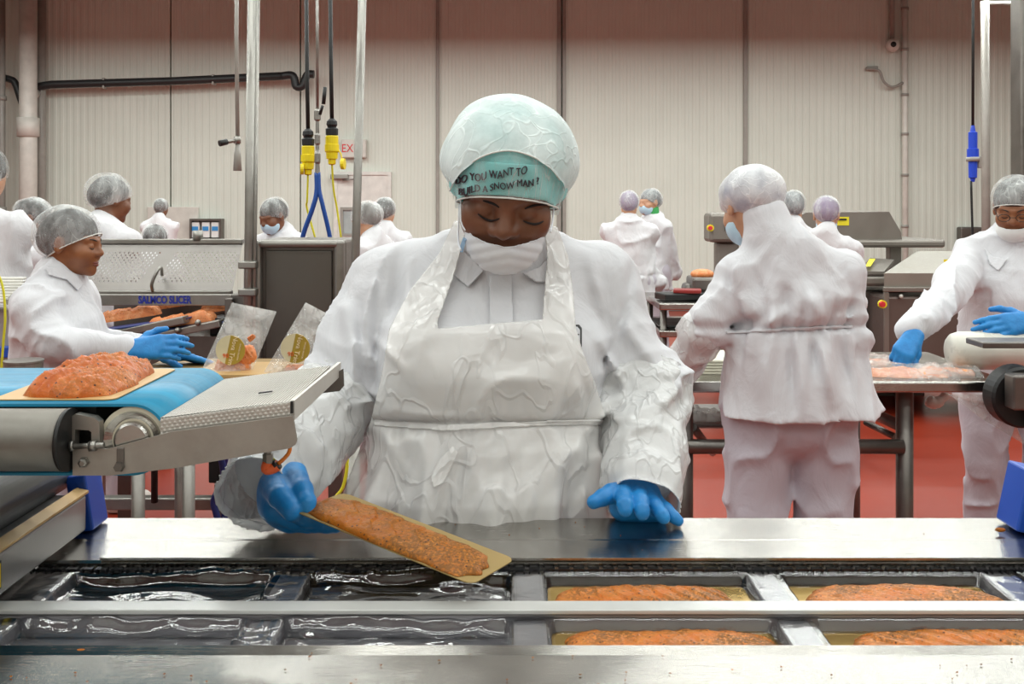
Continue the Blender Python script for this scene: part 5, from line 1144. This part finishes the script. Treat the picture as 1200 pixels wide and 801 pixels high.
RG += [q[:4]+(.003,) for q in ch((761, 582, 1.425, 10), (768, 593, 1.39, 9), (775, 602, 1.375, 8.2), (778, 606, 1.372, 7.4))]
RG += [q[:4]+(.003,) for q in ch((770, 588, 1.425, 9), (781, 597, 1.40, 7.8), (790, 606, 1.39, 7), (795, 610, 1.388, 6.2))]
g = glove(mw, RG, .0019, 'blue gloved hand resting on the steel rail')
LG = soft(ch((334, 552, 1.37, 19), (330, 572, 1.335, 23), (332, 592, 1.33, 24)), .02)+soft(ch((326, 588, 1.325, 19), (340, 606, 1.32, 14)), .02)
LG += soft(ch((345, 556, 1.33, 15), (354, 574, 1.285, 12.5)), .010)+ch((354, 574, 1.285, 12.5), (360, 588, 1.265, 10), (362, 597, 1.262, 8.5))
LG += soft(ch((320, 568, 1.315, 16), (328, 582, 1.275, 13.5)), .008)+[q[:4]+(.003,) for q in ch((328, 582, 1.275, 13.5), (342, 598, 1.258, 12))+ch((343, 600, 1.262, 11), (359, 607, 1.285, 10), (372, 611, 1.295, 8.6))]
LG += soft(ch((324, 596, 1.30, 16), (346, 609, 1.292, 11)), .007)+[q[:4]+(.003,) for q in ch((346, 609, 1.292, 11), (368, 614, 1.300, 9.3), (384, 616, 1.302, 8.4), (394, 617.5, 1.302, 7.2))]
LG += soft(ch((322, 592, 1.31, 17), (340, 612, 1.31, 10)), .01)+ch((340, 612, 1.31, 10), (362, 617, 1.32, 8))
glove(mw, LG, .0019, 'blue gloved hand gripping the held board')
# hat, hairnet, mask, brows, lashes, ear loop
skull = lambda q: ell(q, (0, .015, .030), (.073, .092, .080))
beanie_sd = lambda Q: smin(ell(HL(Q), (0, .022, .036), (.0835, .108, .088)), smax(head_sdf(HL(Q))-.004, np.abs(HL(Q)[:, 2]-.03)-.05, .01), .012)
hm = lambda z0, sl: (lambda V: (z0-sl*(HL(V)[:, 1]+.09)).astype(float)-HL(V)[:, 2])
def teal_mat():
    m = NM('teal_knit'); co = m.co(); wv_ = m.n('ShaderNodeTexWave', wave_type='BANDS', bands_direction='X'); wv_.inputs['Scale'].default_value = 210; m.l(co, wv_.inputs[0]); nz = m.noise(12, 3)
    m.set(base=m.ramp(nz, [(.3, lin('#6fbfbd')), (.7, lin('#86cdca'))]), rough=.9); m.bump(wv_.outputs[0], .25, .0012); return m.m
V, Q = net(beanie_sd, hc-.2, hc+.2, .004); V, Q = crop(V, Q, hm(.032, .76)); V, Q = thicken(V, Q, .002); bean = mesh_obj('hat', V, Q, teal_mat(), mw); bean['label'] = 'teal knitted hat with handwritten words'
brim_sd = lambda Q: smin(ell(HL(Q), (0, .020, .032), (.0875, .1125, .091)), smax(head_sdf(HL(Q))-.0065, np.abs(HL(Q)[:, 2]-.03)-.05, .01), .012)
def bmask(V): q = HL(V); a = hm(.029, .76)(V); top = q[:, 2]-(.082-.45*(q[:, 1]+.09)); return np.maximum(a, top)
V, Q = net(brim_sd, hc-.2, hc+.2, .004); V, Q = crop(V, Q, bmask); V, Q = thicken(V, Q, .0025); brim = mesh_obj('brim', V, Q, teal_mat(), bean)
# handwritten letters pinned on the brim
bb = bvh_of(brim); INK = plain('dark_marker', '#3f3038', .7); INKW = plain('white_letter_patch', '#dfe9e6', .8)
def letters(words, x0, x1, y0, y1, size, col, off, sag):
    V, Fc = text_mesh(words, 1.0); w0, w1 = V[:, 0].min(), V[:, 0].max(); out = []
    for v in V:
        t = (v[0]-w0)/(w1-w0); px = x0+(x1-x0)*t; py = y0+(y1-y0)*t-sag*4*t*(1-t)-v[1]*size+1.2*math.sin(t*23)
        loc, n_, _, _ = raycast(bb, px, py)
        out.append(np.array(loc)+np.array(n_)*(off+v[2]) if loc is not None else P(px, py, 1.42))
    return MB().add(out, Fc)
part('letters', letters('DO YOU WANT TO', 536, 617, 211, 199.5, 13, INK, .0028, 0), INK, brim)
part('letters', letters('BUILD A SNOW MAN ?', 540, 630, 224.5, 212.5, 11.5, INK, .0028, 0), INK, brim)
nets_main = lambda Q: smin(ell(HL(Q), (0, .024, .040), (.104, .120, .086)), ell(HL(Q), (0, .060, .010), (.106, .085, .080)), .03)+.003*ridge(HL(Q)*np.array((15, 15, 8)), 4)+.0028*vnoise(HL(Q)*20, 6)
NARC = [(514, 262), (518, 243), (527, 220), (540, 202), (560, 186), (580, 178), (602, 177), (625, 184), (645, 197), (660, 214), (668, 234), (672, 262), (660, 330), (520, 330)]
def nmask(V):
    X, Y = pxof(V); return np.maximum(np.where(V[:, 1] < 1.53, -polysd(X, Y, NARC)/780., -.05), hm(-.018, .30)(V))
V, Q = net(nets_main, hc-.22, hc+.22, .0042); V, Q = crop(V, Q, nmask); hn = mesh_obj('hairnet', V, Q, NETTEAL, mw)
low_sd = lambda Q: smin(ell(HL(Q), (0, .021, .033), (.0905, .1155, .094)), smax(head_sdf(HL(Q))-.0095, np.abs(HL(Q)[:, 2]-.03)-.05, .01), .012)+.0022*ridge(HL(Q)*np.array((28, 28, 5)), 9)
V, Q = net(low_sd, hc-.2, hc+.2, .0042); V, Q = crop(V, Q, lambda V: np.maximum(hm(.025, .76)(V), HL(V)[:, 2]-.115+.5*(HL(V)[:, 1]+.09))); mesh_obj('hairnet_band', V, Q, NETTHIN, hn)
nbv = bvh_of(hn)
ELAS = plain('pale_elastic', '#dcdcd6', .6)
bvb = BVHTree.FromPolygons([tuple(v) for v in V], [tuple(int(i) for i in q) for q in Q])
def on(bvh, pts, off, n=6):
    out = []
    for c in curve([np.array((x, y, 0)) for x, y in pts], n):
        loc, n_, _, _ = raycast(bvh, c[0], c[1])
        if loc is not None: out.append(np.array(loc)+(np.array((0, 0, CZ))-np.array(loc))*off)
    return np.array(out)
part('elastic', MB().tube(on(bvb, [(526, 226), (533, 212), (545, 197), (562, 185), (582, 178), (602, 177), (625, 184), (645, 197), (656, 211)], .002), .0013, 6), ELAS, hn)
for rg in rims(V, Q)[:2]:
    if HL(rg)[:, 2].mean() < .03: part('elastic', MB().tube(rg[::2], .0014, 6), ELAS, hn)
hb = BVHTree.FromPolygons([tuple(v) for v in bodyV], [tuple(int(i) for i in q) for q in bodyQ])
BROW = plain('dark_brow', '#1e1310', .8)
def strip(name, pts, r, off, parent, mat):
    p = on(hb, pts, off)
    if len(p) > 3:
        rr = r*np.sin(np.linspace(.25, math.pi-.25, len(p)))**.6; part(name, MB().tube(p, rr, 6), mat, parent)
eye = mw
strip('eyebrow', [(566, 235), (572, 236.5), (579, 239), (585, 243)], .0022, .0003, mw, BROW); strip('eyebrow', [(615, 244.5), (623, 241.5), (631, 240), (640, 240)], .0021, .0003, mw, BROW)
strip('eyelashes', [(560, 250.5), (565, 254.5), (571, 257.5), (577, 258.5), (585, 256)], .0019, .001, mw, BROW); strip('eyelashes', [(613, 258.5), (619, 261), (626, 262.5), (632, 261.5), (637, 259)], .0019, .001, mw, BROW)
MASKP = [(545, 266), (553, 276), (566, 283), (581, 287), (590, 289.5), (602, 289), (614, 285.5), (630, 281), (640, 275), (645, 270), (646, 285), (643, 299), (632, 308), (615, 320), (598, 324), (582, 323), (566, 316), (550, 305), (537, 298), (538, 284)]
def mask_sd(Q):
    q = HL(Q); d = ell(q, (0, -.036, -.062), (.071, .076, .068))
    return d-.0016*np.abs(np.sin((Q[:, 2]+.22*np.abs(Q[:, 0]+.006))*math.pi/.0155))
V, Q = net(mask_sd, hc+np.array((-.1, -.2, -.2)), hc+np.array((.1, .05, .05)), .0026); V, Q = crop(V, Q, lambda V: np.maximum(polysd(*pxof(V), MASKP)/800., V[:, 1]-1.475))
def mask_mat():
    m = NM('white_mask_fabric'); nz = m.noise(16, 3); m.set(base=m.ramp(nz, [(.35, lin('#dfe3ea')), (.7, lin('#e9eaec'))]), rough=.85); m.bump(m.noise(350, 1), .15, .0006); return m.m
V, Q = thicken(V, Q, .001); fm = mesh_obj('face_mask', V, Q, mask_mat(), mw)
BLT = plain('blue_seam_print', '#9fc0e0', .8); mbv = bvh_of(fm)
patch('mask_edge', [(539.5, 286), (543, 277), (547, 280), (542.5, 296), (538.5, 295)], mbv, BLT, fm, .0012, .0006, 1.); patch('mask_edge', [(641, 282), (645, 275), (645, 296), (641.5, 298)], mbv, BLT, fm, .0012, .0006, 1.)
lp = [HW((-.071, .0, .012)), P(539.5, 250, 1.462), P(541, 262, 1.452), P(545, 270, 1.448)]
LOOPM = mask_mat()
for cp_ in (lp, [P(540, 293, 1.46), P(537, 280, 1.485), HW((-.074, .004, -.036))], [HW((.071, .0, .012)), P(648, 255, 1.475), P(645, 272, 1.45)]): part('ear_loop', MB().tube(curve(cp_, 6), .0013, 6), LOOPM, fm)
strip_ = None
# ------------------------------------------------------------ the other workers
YW = 3.2
g1 = hand_prims(P(152, 410, 3.06), frame((.97, .1, .10), (-.1, -.9, .45)), -1, (18, 25, 15), 55, 3, 1.02)
g2 = hand_prims(P(178, 412, 3.22), frame((.98, .05, -.16), (.1, .3, .95)), 1, (2, 4, 4), 40, 2, 1.05)
a = worker('young worker in profile with clear hairnet and blue gloves behind the blue belt', 70, YW, 1.535, 88, [(62, 402, 3.02), (75, 400, 3.4)], [(146, 411, 3.06), (168, 410, 3.24)], 8, 0, 0, SKIN_M, .0075, HAIRD, gloves=(g1, g2), seed=3, netr=(.094, .118, .100), headoff=(.0, -.015), mat=WHITE)
p0 = worker('worker at the left picture edge, only a white shoulder in view', -28, 4.1, 1.80, 180, [(-80, 400, 4.0), (22, 390, 4.1)], [(-60, 440, 4.4), (10, 430, 4.4)], 20, 0, 0, SKIN_L, .013, face=False, seed=4)
worker('masked worker half hidden behind the young worker\'s hairnet', 41, 5.6, 1.585, -70, [(20, 370, 5.4), (60, 370, 5.7)], [(0, 390, 5.4), (30, 390, 5.6)], 8, 0, 0, SKIN_D, .012, HAIRD, True, seed=5)
worker('worker with a large hairnet seen from behind above the perforated guard', 127, 5.1, 1.70, 150, [(85, 350, 5.2), (168, 350, 5.2)], [(95, 390, 5.5), (150, 390, 5.5)], 14, -10, 0, SKIN_D, .011, HAIRD, seed=6, netr=(.100, .122, .100), headoff=(.04, 0))
worker('distant worker with a dark cap against the back wall', 188, 11.2, 1.62, 180, [(166, 320, 11.2), (210, 320, 11.2)], [(172, 345, 11), (205, 345, 11)], 10, 0, 0, SKIN_D, .017, HAIRD, face=False, seed=7, netr=(.085, .105, .088))
worker('bent worker, only the crown of a grey hairnet above the guard', 178, 5.9, 1.44, 180, [(150, 380, 5.9), (205, 380, 5.9)], [(160, 420, 6.1), (195, 420, 6.1)], 25, 0, 0, SKIN_D, .015, HAIRD, face=False, seed=8)
worker('masked worker looking down behind the framed steel cabinet', 328, 6.6, 1.60, -28, [(290, 360, 6.5), (370, 360, 6.6)], [(300, 390, 6.3), (350, 390, 6.3)], 24, -8, 0, SKIN_D, .011, HAIRD, True, seed=9)
worker('stooping worker with grey hairnet beside the leaning post', 436, 6.2, 1.57, -125, [(400, 370, 6.2), (480, 370, 6.2)], [(400, 400, 6.0), (430, 400, 6.0)], 22, 0, 0, SKIN_L, .011, plain('grey_hair', '#6f6a66', .8), seed=10, netr=(.098, .12, .098))
worker('worker behind the stooping one, dark hairnet beside the main worker\'s sleeve', 450, 7.4, 1.60, 170, [(420, 350, 7.4), (480, 350, 7.4)], [(430, 380, 7.2), (470, 380, 7.2)], 10, 0, 0, SKIN_L, .015, HAIRD, face=False, seed=11)
PUR = plain('purple_hair_cover', '#8b7a94', .8); GREYH = plain('grey_knit', '#6b6d70', .9)
worker('worker with a purple hair cover seen from behind, coat belted', 737, 8.2, 1.66, 172, [(708, 330, 8.1), (772, 330, 8.2)], [(722, 350, 8.6), (760, 345, 8.6)], 10, 0, 0, SKIN_L, .013, PUR, face=False, seed=12, wide=1.1, belt=1.0)
q = worker('worker in a green neck scarf and mask facing the purple capped one', 764, 9.0, 1.69, -58, [(775, 320, 8.9), (790, 320, 9.0)], [(752, 330, 8.7), (760, 335, 8.8)], 6, 0, 0, SKIN_L, .013, GREYH, True, seed=13)
V, Q = net(lambda v: cone(v, (0, .01, 1.42), (0, -.005, 1.50), .088, .074)+.006*ridge(v*np.array((8, 8, 30)), 2), (-.14, -.14, 1.3), (.14, .14, 1.6), .012); mesh_obj('scarf', q['toW'](V), Q, plain('green_scarf', '#3f9a55', .9), q['t'])
worker('worker with a clear grey hairnet just right of the broad worker\'s collar', 930, 6.8, 1.64, 180, [(900, 350, 6.8), (960, 350, 6.8)], [(905, 380, 7), (955, 380, 7)], 10, 0, 0, SKIN_L, .015, GREYH, face=False, seed=14)
worker('worker in a mauve hair cover beside the broad worker\'s shoulder', 968, 6.0, 1.60, 160, [(935, 360, 6.0), (1005, 355, 6.0)], [(940, 390, 6.3), (985, 390, 6.3)], 14, 0, 0, SKIN_L, .013, PUR, True, seed=15)
NETW = net_mat('dense_hairnet_fabric', '#ecedee', .45, .95, 20)
# broad worker at the steel table, back to the camera
BF = [(925, 330, 918, 385, 8, .012), (900, 372, 850, 384, 7, .010), (895, 385, 925, 360, 8, -.012), (945, 340, 965, 375, 8, -.010), (960, 390, 985, 360, 7, .010), (880, 310, 900, 370, 9, .006), (905, 300, 935, 350, 12, -.008), (1000, 350, 985, 385, 6, .008), (850, 310, 862, 372, 6, .008), (868, 290, 852, 300, 6, .004),
      (925, 390, 930, 480, 5, .008), (950, 392, 955, 440, 6, .010), (980, 392, 995, 460, 7, .010), (900, 392, 890, 480, 9, -.006), (965, 395, 975, 470, 8, -.010), (940, 395, 940, 485, 7, -.008)]
BROWS_ = [(.80, -.035, .01, .250, .175), (1.02, -.022, .01, .228, .165), (1.12, -.01, .005, .208, .152), (1.205, 0, 0, .196, .142), (1.245, 0, 0, .208, .155), (1.30, 0, 0, .206, .15), (1.35, 0, .0, .185, .13), (1.40, 0, .0, .15, .10), (1.45, .02, .0, .10, .08)]
def bfolds(Q, dd):
    s = 1.675/1.7; W_ = (Q*s)@rot('Z', 180).T+np.array(((927-600)/F*2.99, 2.99, 0)); return dd+2.2*strokes(W_, BF, 2.97)
bw = worker('broad worker with back turned, belted white coat and pale trousers', 927, 2.99, 1.675, 180, [(990, 392, 2.96), (832, 376, 2.95)], [(960, 420, 3.3), (800, 430, 3.06)], 22, 12, 0, SKIN_L, .0068, plain('blue_hair_cap', '#5a6aa0', .8), True, WHITE, .98, .95, headoff=(.098, .0), seed=16, rows=BROWS_, folds=bfolds, netz=.03, netr=(.100, .114, .084), belt=1.21, hood=True, cr=.010, netmat=NETW)
bbv = bvh_of(bw['coat'], [c for c in bw['t'].children if c.name.startswith('body')][0])
patch('belt', [(850, 387), (880, 386), (930, 383), (1000, 380), (1000, 384), (930, 387), (880, 390), (850, 392)], bbv, WHITE, bw['t'], .004, .003, 2., 3.4)
V, Q = net(lambda v: cone(v, P(824, 388, 2.96), P(798, 428, 3.06), .066, .055)+.006*vnoise(v*20, 3)-.012*crease(v, (14, 14, 12), 5), P(824, 390, 2.96)-.25, P(824, 390, 2.96)+.25, .006); o = mesh_obj('sleeve_cover', V, Q, SLEEVE, bw['t'])
# worker with glasses at the right edge
g3 = hand_prims(P(1072, 392, 3.50), frame((-.62, -.45, -.62), (-.35, -.75, .5)), -1, (40, 45, 30), 30, 3, 1.05)
g4 = hand_prims(P(1212, 376, 3.42), frame((-.97, -.1, -.12), (.1, -.85, .5)), 1, (10, 12, 8), 55, 2, 1.1)
rw_ = worker('bespectacled worker with a hairnet reaching for a salmon pouch', 1190, 4.05, 1.665, -24, [(1102, 356, 3.72), (1262, 372, 3.75)], [(1066, 388, 3.52), (1224, 377, 3.45)], 22, -6, 0, SKIN_M, .0072, HAIRD, False, WHITE, 1.08, .78, gloves=(g3, g4), seed=17, netr=(.094, .118, .098), netz=.05)
HR = rw_['H']
gls = MB()
for sx in (-.033, .033): c = [HR((sx+.022*math.cos(a), -.108, .0+.016*math.sin(a))) for a in np.linspace(0, 2*math.pi, 17)]; gls.tube(c, .0014, 5)
gls.tube([HR((-.011, -.110, .002)), HR((.011, -.110, .002))], .0014, 5).tube([HR((-.055, -.108, .004)), HR((-.078, .0, .008))], .0014, 5).tube([HR((.055, -.108, .004)), HR((.078, .0, .008))], .0014, 5)
part('glasses', gls, BLACK, rw_['t'])
Hl = lambda v: ((rw_['toL'](v.T[:, :].T[0]) if False else None))
hcr, Rr = rw_['hc'], rw_['Rh']
V, Q = net(lambda v: ell((v-hcr)@Rr, (0, -.04, -.075), (.070, .070, .055)), hcr-.2, hcr+.2, .006); V, Q = crop(V, Q, lambda v: np.maximum(((v-hcr)@Rr)[:, 2]+.052, ((v-hcr)@Rr)[:, 1]-.02)); mesh_obj('beard_net', rw_['toW'](V), Q, plain('white_net_band', '#e4e4e2', .8), rw_['t'])
part('ear_defender', MB().lathe(HR((.098, .012, -.002)), rw_['R']@(Rr@np.array((1., 0, 0))), [(-.015, .03), (0, .034), (.014, .03), (.018, .02)], 16), RED, rw_['t'])
rbv = bvh_of(rw_['coat'])
patch('collar', [(1152, 288), (1163, 300), (1181, 304), (1170, 318), (1160, 310)], rbv, WHITE, rw_['t'], .006, .003, 2., 5)
lbv = bvh_of(a['coat'])
patch('collar', [(54, 313), (74, 314), (90, 322), (97, 333), (91, 341), (78, 328), (56, 322)], lbv, WHITE, a['t'], .006, .003, 1.5, 4)
print('script time', round(time.time()-T0, 1))
